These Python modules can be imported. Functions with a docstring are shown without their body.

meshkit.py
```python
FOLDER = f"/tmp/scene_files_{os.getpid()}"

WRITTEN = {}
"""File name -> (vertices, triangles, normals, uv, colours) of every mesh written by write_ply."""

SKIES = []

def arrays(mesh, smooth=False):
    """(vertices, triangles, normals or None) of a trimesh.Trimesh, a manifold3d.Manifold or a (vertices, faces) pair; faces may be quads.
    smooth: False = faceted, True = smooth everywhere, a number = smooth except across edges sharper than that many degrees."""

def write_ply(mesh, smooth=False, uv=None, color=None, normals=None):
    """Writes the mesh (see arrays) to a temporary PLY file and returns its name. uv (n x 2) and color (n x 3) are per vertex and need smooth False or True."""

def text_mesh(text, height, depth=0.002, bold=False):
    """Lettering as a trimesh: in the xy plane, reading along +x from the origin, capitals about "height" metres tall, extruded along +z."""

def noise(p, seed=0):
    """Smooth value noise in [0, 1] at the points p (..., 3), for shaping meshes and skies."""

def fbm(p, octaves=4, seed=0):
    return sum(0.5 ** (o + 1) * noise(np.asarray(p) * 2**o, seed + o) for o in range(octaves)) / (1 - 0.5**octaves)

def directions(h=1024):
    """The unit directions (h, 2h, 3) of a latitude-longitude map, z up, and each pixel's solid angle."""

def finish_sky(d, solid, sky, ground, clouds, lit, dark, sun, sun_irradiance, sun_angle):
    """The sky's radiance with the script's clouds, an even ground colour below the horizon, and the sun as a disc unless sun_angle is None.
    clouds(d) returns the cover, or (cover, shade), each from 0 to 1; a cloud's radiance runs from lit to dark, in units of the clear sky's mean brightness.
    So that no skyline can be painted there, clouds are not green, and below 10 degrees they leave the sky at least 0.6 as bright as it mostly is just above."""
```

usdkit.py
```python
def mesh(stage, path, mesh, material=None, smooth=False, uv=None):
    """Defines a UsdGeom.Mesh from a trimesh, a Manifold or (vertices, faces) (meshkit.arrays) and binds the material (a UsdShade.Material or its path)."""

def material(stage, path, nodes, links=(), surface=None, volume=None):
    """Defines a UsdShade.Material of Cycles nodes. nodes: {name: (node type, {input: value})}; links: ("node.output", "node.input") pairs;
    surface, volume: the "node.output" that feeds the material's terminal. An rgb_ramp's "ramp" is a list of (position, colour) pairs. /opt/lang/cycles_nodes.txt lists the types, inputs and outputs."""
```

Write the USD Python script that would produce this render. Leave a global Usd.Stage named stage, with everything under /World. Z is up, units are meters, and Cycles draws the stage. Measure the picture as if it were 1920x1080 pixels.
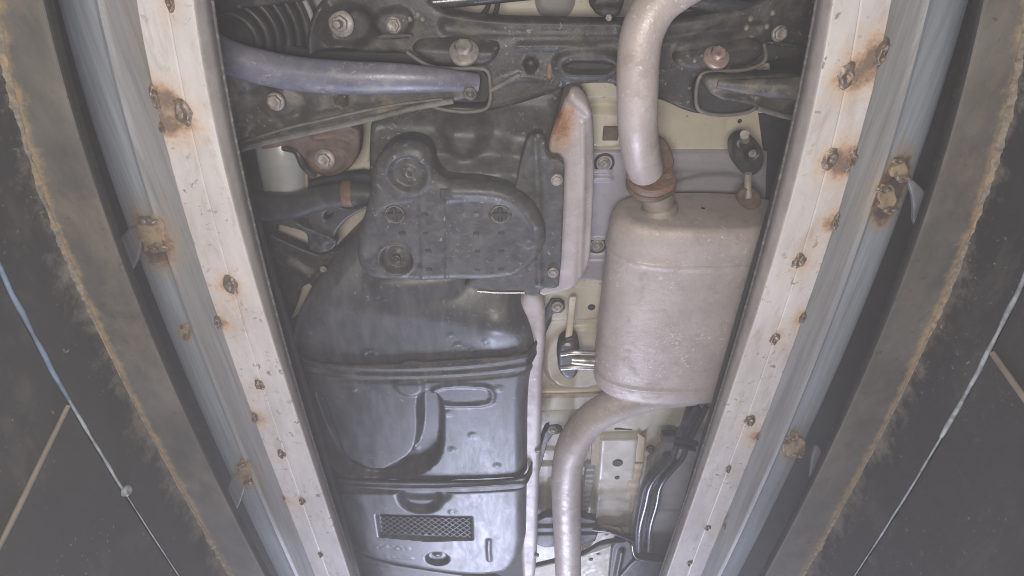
import math, random
import numpy as np, trimesh, shapely, usdkit, meshkit
from shapely.geometry import Polygon, Point, LineString
from scipy.spatial import Delaunay, cKDTree
from pxr import Usd, UsdGeom, UsdLux, UsdShade, Gf, Sdf, Vt

random.seed(7); RNG = np.random.default_rng(7)
stage = Usd.Stage.CreateInMemory()
UsdGeom.SetStageUpAxis(stage, 'Z'); UsdGeom.SetStageMetersPerUnit(stage, 1.0)
W = UsdGeom.Xform.Define(stage, '/World'); UsdGeom.Scope.Define(stage, '/World/Looks')
stage.SetDefaultPrim(W.GetPrim())

# ------------------------------------------------------------------ camera: in the pit, looking up and forward
# world: x across the car, y towards the car's front, z up; the camera is the origin
F = 1050.0                                  # focal length in pixels of a 1920 px wide picture
TILT = math.radians(34.6)
AX = np.array([0, math.sin(TILT), math.cos(TILT)]); DN = np.array([0, math.cos(TILT), -math.sin(TILT)])
cam = UsdGeom.Camera.Define(stage, '/World/Camera')
cam.CreateHorizontalApertureAttr(36.0); cam.CreateVerticalApertureAttr(36.0 * 9 / 16)
cam.CreateFocalLengthAttr(36.0 * F / 1920); cam.CreateClippingRangeAttr(Gf.Vec2f(0.01, 100))
cam.CreateExposureAttr(1.45)
m4 = Gf.Matrix4d(1, 0, 0, 0, *(-DN), 0, *(-AX), 0, 0, 0, 0, 1)
cam.AddTransformOp().Set(m4)

# ------------------------------------------------------------------ light
def const_dome(strength, col):
    dome = UsdLux.DomeLight.Define(stage, '/World/pit_ambient')
    m = usdkit.material(stage, '/World/Looks/ambient', {'b': ('background_shader', {'color': col, 'strength': strength})}, surface='b.background')
    UsdShade.MaterialBindingAPI.Apply(dome.GetPrim()).Bind(m)
def rect_light(name, loc, target, w, h, power, col):
    l = UsdLux.RectLight.Define(stage, '/World/' + name)
    l.CreateWidthAttr(w); l.CreateHeightAttr(h); l.CreateIntensityAttr(power); l.CreateColorAttr(Gf.Vec3f(*col))
    loc = np.array(loc, float); z = loc - np.array(target, float); z /= np.linalg.norm(z)
    x = np.cross([0, 0, 1.0], z)
    if np.linalg.norm(x) < 1e-3: x = np.array([1.0, 0, 0])
    x /= np.linalg.norm(x); y = np.cross(z, x)
    l.AddTransformOp().Set(Gf.Matrix4d(*x, 0, *y, 0, *z, 0, *loc, 1))
const_dome(0.070, (0.97, 0.96, 1.0))
rect_light('camera_lamp', (-0.04, 0.02, -0.12), (0.0, 0.62, 0.85), 0.20, 0.12, 40.0, (1.0, 0.945, 0.885))
for k, (lx, lw) in enumerate([(-0.42, .07), (-0.24, .13), (-0.04, .09), (0.30, .10)]):
    rect_light('pit_end_lamp' + ('_%03d' % k if k else ''), (lx, 3.2, -0.50), (lx * .5, 1.2, 0.6), lw, 1.0, 24.0, (0.70, 0.75, 1.0))

# ------------------------------------------------------------------ helpers
def ray(px, py):
    px, py = np.asarray(px, float), np.asarray(py, float)
    u, v = (px - 960) / F, (py - 540) / F
    return np.stack([u, AX[1] + v * DN[1], AX[2] + v * DN[2]], -1)
def at(px, py, Z):
    d = ray(px, py); return d * (np.asarray(Z, float) / d[..., 2])[..., None]
def xy(pts, Z):
    p = np.array(pts, float); return at(p[:, 0], p[:, 1], Z)[:, :2]
def chaikin(p, n=2, closed=True):
    p = np.array(p, float)
    for _ in range(n):
        if closed:
            q = np.roll(p, -1, 0); p = np.stack([.75 * p + .25 * q, .25 * p + .75 * q], 1).reshape(-1, p.shape[1])
        else:
            a, b = p[:-1], p[1:]; m = np.stack([.75 * a + .25 * b, .25 * a + .75 * b], 1).reshape(-1, p.shape[1])
            p = np.vstack([p[:1], m[1:-1], p[-1:]])
    return p
def spline(p, n=8):
    p = np.array(p, float); e = np.vstack([2 * p[0] - p[1], p, 2 * p[-1] - p[-2]]); out = []
    for i in range(1, len(e) - 2):
        a, b, c, d = e[i - 1:i + 3]; t = np.linspace(0, 1, n, endpoint=False)[:, None]
        out.append(.5 * (2 * b + (c - a) * t + (2 * a - 5 * b + 4 * c - d) * t ** 2 + (3 * b - a - 3 * c + d) * t ** 3))
    return np.vstack(out + [p[-1:]])
def smooth01(t):
    t = np.clip(t, 0, 1); return t * t * (3 - 2 * t)
def cat(ms):
    vs, fs, o = [], [], 0
    for v, f in ms:
        vs.append(v); fs.append(np.asarray(f) + o); o += len(v)
    return np.vstack(vs), np.vstack(fs)
used = {}
def numbered(path):
    if path not in used: used[path] = 0; return path
    used[path] += 1; return '%s_%03d' % (path, used[path])
ORIGIN = {}
def tag(p, **kw):
    for k, v in kw.items():
        if v: p.SetCustomDataByKey(k, v)
    return p
def thing(name, label, category, loc=(0, 0, 0), group=None):
    path = numbered('/World/' + name); x = UsdGeom.Xform.Define(stage, path); x.AddTranslateOp().Set(Gf.Vec3d(*map(float, loc)))
    ORIGIN[path] = np.array(loc, float)
    return tag(x.GetPrim(), label=label, category=category, group=group)
def origin(path):
    for k, v in ORIGIN.items():
        if path == k or path.startswith(k + '/'): return v
    return np.zeros(3)
def part(parent, name, mesh, mat, label=None, smooth=True, kind=None, prim=None):
    base = str(parent.GetPath()) if parent is not None else '/World'
    path = numbered(base + '/' + name); o = origin(path)
    if isinstance(mesh, trimesh.Trimesh): mesh = (mesh.vertices, mesh.faces)
    v, f = np.array(mesh[0], float), np.array(mesh[1], int)
    if f.shape[1] == 4: f = np.vstack([f[:, [0, 1, 2]], f[:, [0, 2, 3]]])
    mm = usdkit.mesh(stage, path, (v - o, f), mat, smooth=smooth)
    if prim:
        pts = np.array(mm.GetPointsAttr().Get()) + o
        for k, fn in prim.items():
            UsdGeom.PrimvarsAPI(mm).CreatePrimvar(k, Sdf.ValueTypeNames.FloatArray, 'vertex').Set(Vt.FloatArray.FromNumpy(fn(pts).astype(np.float32)))
    return tag(mm.GetPrim(), label=label, kind=kind)

# a plate seen from below: outline, rounded rim, relief features, back
def relief(pts, Z, R=.006, wall=.03, feats=(), step=.005, holes=(), sm=2, sheet=False, world=False):
    P = np.array(pts, float) if world else xy(pts, Z)
    if sm: P = chaikin(P, sm)
    hs = [chaikin(xy(h, Z), 2) for h in holes]
    pg = Polygon(P, hs)
    if not pg.is_valid: pg = pg.buffer(0)
    if pg.geom_type != 'Polygon': pg = max(pg.geoms, key=lambda g: g.area)
    def ringpts(g, s):
        out = []
        for q in getattr(g, 'geoms', [g]):
            for r in [q.exterior, *q.interiors]:
                n = max(8, int(r.length / s)); out.append(np.array([r.interpolate(t, normalized=True).coords[0] for t in np.arange(n) / n]))
        return out
    rings = ringpts(pg, step * .8)
    B = np.vstack(rings); extra = [B]
    for k in ((.08, .3, .62, 1.0) if R > .0015 else (.7,)):
        g = pg.buffer(-R * k)
        if not g.is_empty and g.area > 0: extra += ringpts(g, step * .9)
    x0, y0, x1, y1 = pg.bounds
    gx, gy = np.meshgrid(np.arange(x0, x1, step), np.arange(y0, y1, step * .87)); gx[1::2] += step / 2
    G = np.stack([gx.ravel(), gy.ravel()], 1)
    inner = pg.buffer(-R - step * .4); shapely.prepare(inner)
    G = G[shapely.contains_xy(inner, G[:, 0], G[:, 1])] if not inner.is_empty else G[:0]
    V = np.vstack(extra + [G]); V[len(B):] += RNG.uniform(-1, 1, V[len(B):].shape) * 1e-6
    T = Delaunay(V).simplices
    c = V[T].mean(1); shapely.prepare(pg); T = T[shapely.contains_xy(pg, c[:, 0], c[:, 1])]
    a = V[T]; ar = np.cross(a[:, 1] - a[:, 0], a[:, 2] - a[:, 0]); T = T[np.abs(ar) > 1e-11]; ar = ar[np.abs(ar) > 1e-11]
    T[ar > 0] = T[ar > 0][:, ::-1]                       # face down
    d = shapely.distance(shapely.points(V), pg.boundary)
    q = np.clip(d / R, 0, 1); z = Z + R * (1 - np.sqrt(np.clip(1 - (1 - q) ** 2, 0, 1)))
    for fn in feats: z = z + fn(V)
    front = (np.column_stack([V, z]), T)
    o = 0; walls = []
    for r in rings:
        n = len(r); zt = z[o:o + n]; zb = zt + wall if sheet else np.maximum(Z + wall, zt + .002)
        v = np.vstack([np.column_stack([r, zt]), np.column_stack([r, zb])]); i = np.arange(n); j = (i + 1) % n
        walls.append((v, np.vstack([np.column_stack([i, j, j + n]), np.column_stack([i, j + n, i + n])]))); o += n
    back = (np.column_stack([V, z + wall if sheet else np.maximum(Z + wall, z + .002)]), T[:, ::-1])
    return cat([front, *walls, back])
def sdist(V, g):
    p = shapely.points(V); d = shapely.distance(p, g.boundary)
    shapely.prepare(g); return np.where(shapely.contains_xy(g, V[:, 0], V[:, 1]), d, -d)
def bump(pts, Z, h, b, sm=2):                            # h > 0 stands proud (towards the pit), h < 0 is recessed; b: width of the flank
    g = Polygon(chaikin(xy(pts, Z), sm) if sm else xy(pts, Z)).buffer(0)
    return lambda V: -h * smooth01(sdist(V, g) / b + .5)
def disc(px, py, r, Z, h, b, dome=False):                # r in metres
    c = at(px, py, Z)[:2]
    if dome: return lambda V: -h * np.sqrt(np.clip(1 - (np.linalg.norm(V - c, axis=1) / r) ** 2, 0, 1))
    return lambda V: -h * smooth01((r - np.linalg.norm(V - c, axis=1)) / b + .5)
def ring(px, py, r, w, Z, h):
    c = at(px, py, Z)[:2]
    return lambda V: -h * np.exp(-((np.linalg.norm(V - c, axis=1) - r) / w) ** 2)
def groove(line, Z, w, h, b, sm=2):                      # band along a pixel polyline, w wide
    l = LineString(chaikin(xy(line, Z), sm, False) if sm else xy(line, Z))
    return lambda V: -h * smooth01((w / 2 - shapely.distance(shapely.points(V), l)) / b + .5)
def slope(p0, p1, Z, dz):                                # rises by dz from p0 to p1
    a, b = at(*p0, Z)[:2], at(*p1, Z)[:2]; n = (b - a) / np.dot(b - a, b - a)
    return lambda V: dz * smooth01((V - a) @ n)
def wobble(s, h, seed=0):
    return lambda V: h * (meshkit.fbm(np.column_stack([V * s, np.zeros(len(V))]), 3, seed) - .5)

def frames(P):
    T = np.gradient(P, axis=0); T /= np.linalg.norm(T, axis=1)[:, None]
    n = np.cross(T[0], [0, 0, 1.0])
    if np.linalg.norm(n) < .1: n = np.cross(T[0], [1.0, 0, 0])
    N = []
    for t in T:
        n = n - t * (n @ t); n /= np.linalg.norm(n); N.append(n)
    return T, np.array(N), np.cross(T, np.array(N))
def tube(path, r, n=20, k=8, ends=True, squash=1.0, raw=False):
    P = np.array([at(*p) for p in path]) if not raw else np.array(path, float)
    rr = np.full(len(P), r) if np.ndim(r) == 0 else np.array(r, float)
    Q = spline(np.column_stack([P, rr]), k) if len(P) > 2 else np.column_stack([P, rr])
    P, rr = Q[:, :3], Q[:, 3]; T, N, B = frames(P); a = np.arange(n) / n * 2 * np.pi
    v = (P[:, None] + rr[:, None, None] * (np.cos(a)[None, :, None] * N[:, None] + squash * np.sin(a)[None, :, None] * B[:, None])).reshape(-1, 3)
    i, j = np.meshgrid(np.arange(len(P) - 1), np.arange(n), indexing='ij'); j2 = (j + 1) % n
    f = np.stack([i * n + j, i * n + j2, (i + 1) * n + j2, (i + 1) * n + j], -1).reshape(-1, 4)
    f = np.vstack([f[:, [0, 1, 2]], f[:, [0, 2, 3]]]); out = [(v, f)]
    if ends:
        for e, s in ((0, 1), (len(P) - 1, -1)):
            c = np.vstack([v[e * n:(e + 1) * n], P[e]]); q = np.arange(n); t = np.column_stack([q, (q + 1) % n, np.full(n, n)])
            out.append((c, t[:, ::-1] if s > 0 else t))
    return cat(out)
def basis(axis):
    z = np.array(axis, float); z /= np.linalg.norm(z); x = np.cross([0, 1.0, 0], z)
    if np.linalg.norm(x) < 1e-3: x = np.array([1.0, 0, 0])
    x /= np.linalg.norm(x); return x, np.cross(z, x), z
def lathe(prof, c, axis=(0, 0, -1), n=28, sx=1.0):       # prof: (radius, height along the axis)
    x, y, z = basis(axis); pr = np.array(prof, float); a = np.arange(n) / n * 2 * np.pi
    v = (np.asarray(c) + pr[:, 1][:, None, None] * z + pr[:, 0][:, None, None] * (sx * np.cos(a)[None, :, None] * x + np.sin(a)[None, :, None] * y)).reshape(-1, 3)
    i, j = np.meshgrid(np.arange(len(pr) - 1), np.arange(n), indexing='ij'); j2 = (j + 1) % n
    f = np.stack([i * n + j, i * n + j2, (i + 1) * n + j2, (i + 1) * n + j], -1).reshape(-1, 4)
    return v, np.vstack([f[:, [0, 1, 2]], f[:, [0, 2, 3]]])
def hexbolt(px, py, Z, r, axis=(0, -.1, -1), flange=1.55, stud=0, tall=.8):
    r = r * .86
    c = at(px, py, Z); x, y, z = basis(axis); out = []
    if flange: out.append(lathe([(0, -.004), (r * flange, -.004), (r * flange, .1 * r), (r * flange * .93, .22 * r), (r * .98, .42 * r), (0, .42 * r)], c, axis, 24))
    ph = random.random(); a = ph + np.arange(6) * np.pi / 3; prof = [(1, .2), (1, tall), (.86, tall + .14), (.55, tall + .14), (.5, tall + .05), (0, tall + .05)]
    v = np.vstack([c + r * h * z + r * q * (np.cos(a)[:, None] * x + np.sin(a)[:, None] * y) for q, h in prof])
    f = []
    for i in range(len(prof) - 1):
        for j in range(6):
            p, q = i * 6 + j, i * 6 + (j + 1) % 6; f += [(p, q, q + 6), (p, q + 6, p + 6)]
    out.append((v, np.array(f)))
    if stud: out.append(lathe([(r * .5, 0), (r * .5, stud), (r * .4, stud + .1 * r), (0, stud + .1 * r)], c, axis, 16))
    return cat(out)
def box(c, size, axis_x=(1, 0, 0), axis_z=(0, 0, 1), bev=.0015):
    m = trimesh.creation.box(size); b = min(bev, min(size) * .3)
    pts = []
    for sx in (-1, 1):
        for sy in (-1, 1):
            for sz in (-1, 1):
                h = np.array([sx, sy, sz]) * np.array(size) / 2
                for k in range(3):
                    q = h - np.array([sx, sy, sz]) * b; q[k] = h[k]; pts.append(q)
    m = trimesh.convex.convex_hull(np.array(pts))
    x = np.array(axis_x, float); x /= np.linalg.norm(x); z = np.array(axis_z, float); z -= x * (z @ x); z /= np.linalg.norm(z)
    Rm = np.column_stack([x, np.cross(z, x), z]); return m.vertices @ Rm.T + np.asarray(c), m.faces
def band(line, Z, w, t, sm=2, step=.004, **kw):          # flat strip along a pixel polyline
    l = LineString(chaikin(xy(line, Z), sm, False)).buffer(w / 2, cap_style=2, quad_segs=4)
    return relief(np.array(l.exterior.coords)[:-1], Z, R=min(.003, w * .2), wall=t, sm=0, world=True, step=step, **kw)

# ------------------------------------------------------------------ materials
def M(name, c1, c2=None, rough=.5, metal=0., ns=18., dust=None, damt=.5, ds=25., dthr=(.5, .68), bump_s=320., bump_h=.15, rvar=.12, rust=None, spec=.5, fleck=None, fthr=.1, fs=130., stretch=(1, 1, 1), coat=0., bump2=None):
    c2 = c2 or tuple(x * .75 for x in c1)
    nd = {'g': ('geometry', {}), 'mp': ('mapping', {'scale': stretch}),
          'n1': ('noise_texture', {'scale': ns, 'detail': 6.0, 'roughness': .62}), 'r1': ('rgb_ramp', {'ramp': [(.32, c2), (.68, c1)]}),
          'nb': ('noise_texture', {'scale': bump_s, 'detail': 3.0}), 'b': ('bump', {'strength': bump_h, 'distance': .0012}),
          'mr': ('map_range', {'from_min': .3, 'from_max': .7, 'to_min': max(.03, rough - rvar), 'to_max': min(1., rough + rvar)}),
          'p': ('principled_bsdf', {'metallic': metal, 'specular_ior_level': spec, 'coat_weight': coat, 'coat_roughness': .25})}
    lk = [('g.position', 'mp.vector'), ('mp.vector', 'n1.vector'), ('g.position', 'nb.vector'), ('n1.fac', 'r1.fac'), ('nb.fac', 'b.height'), ('b.normal', 'p.normal'), ('mr.result', 'p.roughness')]
    col = 'r1.color'; rsrc = 'n1.fac'
    if bump2:
        nd['nb2'] = ('noise_texture', {'scale': bump2[0], 'detail': 4.0}); nd['b2'] = ('bump', {'strength': bump2[1], 'distance': .004})
        lk += [('mp.vector', 'nb2.vector'), ('nb2.fac', 'b2.height'), ('b2.normal', 'b.normal')]
    if dust:
        nd['nd'] = ('noise_texture', {'scale': ds, 'detail': 8.0, 'roughness': .7, 'distortion': .4})
        nd['rd'] = ('map_range', {'from_min': dthr[0], 'from_max': dthr[1], 'to_min': 0., 'to_max': damt, 'clamp': True})
        nd['md'] = ('mix_color', {'b': dust})
        lk += [('mp.vector', 'nd.vector'), ('nd.fac', 'rd.value'), ('rd.result', 'md.fac'), (col, 'md.a')]; col = 'md.result'; rsrc = 'nd.fac'
    if fleck:
        nd['v'] = ('noise_texture', {'scale': fs * 2.2, 'detail': 3.0, 'roughness': .65, 'distortion': .5}); t0 = .70 - fthr * .35
        nd['rv'] = ('map_range', {'from_min': t0, 'from_max': t0 + .05, 'to_min': 0., 'to_max': .8, 'clamp': True})
        nd['nm'] = ('noise_texture', {'scale': 11., 'detail': 4.0}); nd['rm'] = ('map_range', {'from_min': .42, 'from_max': .62, 'to_min': 0., 'to_max': 1., 'clamp': True})
        nd['mu'] = ('math', {'math_type': 'multiply'}); nd['mf'] = ('mix_color', {'b': fleck})
        lk += [('g.position', 'v.vector'), ('v.fac', 'rv.value'), ('g.position', 'nm.vector'), ('nm.fac', 'rm.value'), ('rv.result', 'mu.value1'), ('rm.result', 'mu.value2'), ('mu.value', 'mf.fac'), (col, 'mf.a')]; col = 'mf.result'
    if rust:                                              # rust stains at the welds: a primvar of the mesh, broken up by noise
        nd['at'] = ('attribute', {'attribute': 'rust'}); nd['nr'] = ('noise_texture', {'scale': 60., 'detail': 8.0, 'roughness': .75})
        nd['ad'] = ('math', {'math_type': 'multiply_add', 'value2': 1.5, 'value3': -.75}); nd['a2'] = ('math', {'math_type': 'add'})
        nd['mz'] = ('math', {'math_type': 'greater_than', 'value2': .02}); nd['m3'] = ('math', {'math_type': 'multiply', 'use_clamp': True})
        nd['rr'] = ('rgb_ramp', {'ramp': [(0., rust[0]), (.5, rust[0]), (.75, rust[1]), (1., rust[2])]})
        nd['rf'] = ('map_range', {'from_min': .12, 'from_max': .75, 'to_min': 0., 'to_max': .92, 'clamp': True}); nd['mrs'] = ('mix_color', {})
        lk += [('g.position', 'nr.vector'), ('nr.fac', 'ad.value1'), ('ad.value', 'a2.value1'), ('at.fac', 'a2.value2'), ('at.fac', 'mz.value1'), ('a2.value', 'm3.value1'), ('mz.value', 'm3.value2'),
               ('m3.value', 'rr.fac'), ('m3.value', 'rf.value'), ('rf.result', 'mrs.fac'), (col, 'mrs.a'), ('rr.color', 'mrs.b')]; col = 'mrs.result'
    lk += [(col, 'p.base_color'), (rsrc, 'mr.value')]
    return usdkit.material(stage, '/World/Looks/' + name, nd, lk, surface='p.BSDF')

TAN, BROWN, RUST = (.30, .25, .19), (.12, .085, .06), ((.54, .40, .28), (.42, .265, .16), (.17, .11, .07))
PLASTIC = M('black_plastic', (.072, .070, .072), (.052, .051, .053), .46, ns=40, dust=(.17, .158, .145), damt=.55, ds=48, dthr=(.42, .74), bump_h=.16, rvar=.10, spec=.42, fleck=(.34, .31, .27), fthr=.22, fs=60, bump2=(60, .05))
TANKM = M('tank_plastic', (.084, .083, .089), (.056, .056, .061), .40, ns=26, stretch=(1.8, .5, 1), dust=(.19, .18, .17), damt=.32, ds=26, dthr=(.46, .70), bump_h=.12, rvar=.09, spec=.42, fleck=(.28, .26, .24), fthr=.22, fs=62, bump2=(22, .004))
SUBF = M('underseal_steel', (.052, .049, .047), (.033, .031, .030), .50, ns=30, dust=(.20, .165, .13), damt=.5, ds=26, bump_h=.35, fleck=(.36, .31, .25), fthr=.2, fs=64, bump2=(70, .14))
ARM = M('dusty_arm_steel', (.085, .078, .070), (.052, .048, .044), .46, ns=28, dust=(.25, .205, .155), damt=.65, ds=24, bump_h=.3, fleck=(.38, .33, .27), fthr=.2, fs=62, bump2=(70, .12))
BLUEARM = M('blue_black_arm', (.180, .175, .22), (.115, .112, .145), .38, ns=30, dust=(.30, .27, .25), damt=.6, ds=45, dthr=(.52, .66), bump_h=.2, fleck=(.42, .38, .34), fthr=.24, fs=60)
EDGE = M('dusty_flange', (.19, .17, .148), (.11, .10, .09), .6, ns=60, dust=TAN, damt=.45, ds=50, bump_h=.4)
EXH = M('aluminised_steel', (.53, .46, .42), (.41, .35, .315), .50, metal=.15, ns=16, dust=(.28, .22, .18), damt=.42, ds=34, dthr=(.52, .66), bump_s=420, bump_h=.4, fleck=(.74, .70, .66), fthr=.26, fs=62, rvar=.2, bump2=(70, .16))
EXHD = M('exhaust_end_cap', (.42, .36, .315), (.27, .23, .195), .55, metal=.1, dust=(.22, .165, .12), damt=.65, bump_h=.4, bump2=(70, .12))
SHIELD = M('heat_shield', (.50, .45, .43), (.40, .35, .335), .5, metal=.12, ns=20, dust=(.36, .30, .26), damt=.6, ds=30, bump_h=.35, fleck=(.72, .68, .64), fthr=.22, fs=64, rust=((.46, .25, .13), (.34, .15, .06), (.16, .08, .04)), bump2=(60, .12))
ALU = M('aluminium_shield', (.52, .49, .53), (.44, .41, .45), .34, metal=.30, ns=8, bump_h=.12, dust=(.42, .38, .36), damt=.5, ds=20, fleck=(.25, .22, .2), fthr=.12, fs=60)
CREAM = M('cream_body_paint', (.66, .60, .475), (.60, .54, .425), .34, ns=6, dust=(.46, .40, .30), damt=.55, ds=13, bump_h=.10, fleck=(.20, .16, .12), fthr=.15, fs=42, coat=.1)
CREAM2 = M('cream_floor_paint', (.60, .55, .445), (.48, .435, .355), .34, ns=9, dust=(.32, .27, .22), damt=.65, ds=18, bump_h=.16, fleck=(.17, .14, .11), fthr=.14, fs=46)
OCHRE = M('bare_sealer', (.50, .40, .26), (.40, .30, .19), .5, dust=(.55, .5, .4), damt=.5, ds=60)
GREYP = M('grey_floor_paint', (.32, .30, .275), (.24, .225, .205), .42, dust=(.34, .30, .26), damt=.5, bump_h=.15)
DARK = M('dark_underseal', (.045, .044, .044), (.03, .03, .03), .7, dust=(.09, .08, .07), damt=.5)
RUBBER = M('rubber', (.055, .053, .052), (.04, .04, .04), .45, dust=(.15, .14, .12), damt=.5, ds=40)
WHITEPL = M('pale_grey_paint', (.45, .455, .44), (.36, .365, .355), .3, dust=(.42, .38, .33), damt=.4)
ZINC = M('zinc_bolt', (.40, .365, .335), (.24, .21, .185), .5, metal=.25, ns=140, dust=(.19, .145, .105), damt=.75, ds=170, bump_h=.4)
ZINCR = M('rusty_bolt', (.50, .42, .38), (.36, .22, .17), .45, metal=.4, ns=90, dust=(.30, .14, .08), damt=.7, ds=140)
RUSTY = M('rusty_steel', (.16, .115, .09), (.10, .07, .055), .6, ns=40, dust=(.25, .13, .07), damt=.7, ds=55, bump_h=.4)
FLANGE = M('rusted_flange', (.24, .15, .11), (.15, .095, .07), .62, ns=60, dust=(.38, .17, .08), damt=.75, ds=45, bump_h=.5, fleck=(.42, .3, .2), fthr=.12)
CHROME = M('bright_rod', (.52, .49, .46), (.34, .29, .25), .34, metal=.85, ns=60, rvar=.08)
CLAMP = M('orange_clamp', (.22, .115, .07), (.12, .07, .05), .5, ns=60)
SHINY = M('glossy_black_line', (.06, .06, .07), (.045, .045, .055), .27, rvar=.08, dust=(.2, .19, .18), damt=.35, ds=60, spec=.7)
RAILW = M('worn_white_paint', (.60, .555, .53), (.46, .42, .395), .42, ns=16, dust=(.33, .27, .21), damt=.7, ds=26, dthr=(.52, .70), bump_h=.18, fleck=(.10, .07, .05), fthr=.26, fs=42, rust=RUST, bump2=(12, .08), stretch=(1.8, .5, 1))
LIP = M('greasy_lip', (.50, .46, .43), (.38, .35, .32), .5, ns=20, dust=(.28, .24, .20), damt=.55, ds=30, bump_h=.2)
DIRT = M('dirty_edge', (.10, .09, .08), (.06, .055, .05), .7, ns=90, dust=(.3, .27, .24), damt=.6, ds=120)
GALV = M('galvanised_steel', (.36, .385, .42), (.25, .27, .295), .40, metal=.2, ns=26, stretch=(7, .22, 7), dust=(.22, .20, .175), damt=.55, ds=9, bump_h=.15, rust=((.36, .26, .15), (.22, .12, .06), (.07, .055, .045)), bump2=(30, .05))
GALVF = M('dull_galvanised', (.31, .305, .30), (.20, .195, .19), .48, metal=.1, ns=24, stretch=(6, .22, 6), dust=(.20, .165, .13), damt=.6, ds=8, bump_h=.2, rust=((.36, .26, .15), (.22, .12, .06), (.07, .055, .045)), bump2=(30, .05))
PATCH = M('weld_patch', (.36, .27, .18), (.22, .15, .09), .6, ns=45, dust=(.10, .075, .055), damt=.85, ds=60, dthr=(.5, .62), bump_h=.6)
WELD = M('weld_metal', (.26, .21, .165), (.10, .08, .065), .42, metal=.3, ns=190, dust=(.30, .17, .09), damt=.7, ds=150, bump_h=.9, bump_s=260)
LEDGE = M('brown_steel', (.128, .115, .098), (.055, .051, .047), .55, ns=15, stretch=(1, .55, 1), dust=(.18, .14, .095), damt=.5, ds=13, bump_h=.25, rust=((.36, .25, .12), (.30, .17, .065), (.2, .11, .05)), bump2=(18, .08), fleck=(.05, .045, .04), fthr=.24, fs=50)
CRUST = M('corner_crust', (.22, .18, .13), (.085, .074, .062), .88, ns=150, dust=(.34, .21, .09), damt=.75, ds=26, bump_h=.9)
WALLM = M('sooty_panel', (.036, .034, .033), (.022, .022, .022), .55, ns=9, dust=(.115, .10, .082), damt=.6, ds=12, dthr=(.54, .74), bump_h=.3, fleck=(.34, .32, .28), fthr=.13, fs=70, rust=((.25, .22, .18), (.22, .175, .12), (.20, .14, .08)), stretch=(1, .6, 1.4))
SEAM = M('seam_sealant', (.36, .39, .395), (.13, .14, .15), .5, ns=45, dust=(.06, .06, .06), damt=.8, ds=30)
SEAMB = M('blue_grey_seam', (.16, .21, .29), (.07, .09, .12), .5, ns=30, dust=(.06, .06, .06), damt=.7, ds=24)
TANS = M('tan_joint', (.21, .18, .14), (.13, .11, .09), .7, ns=50)

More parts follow.
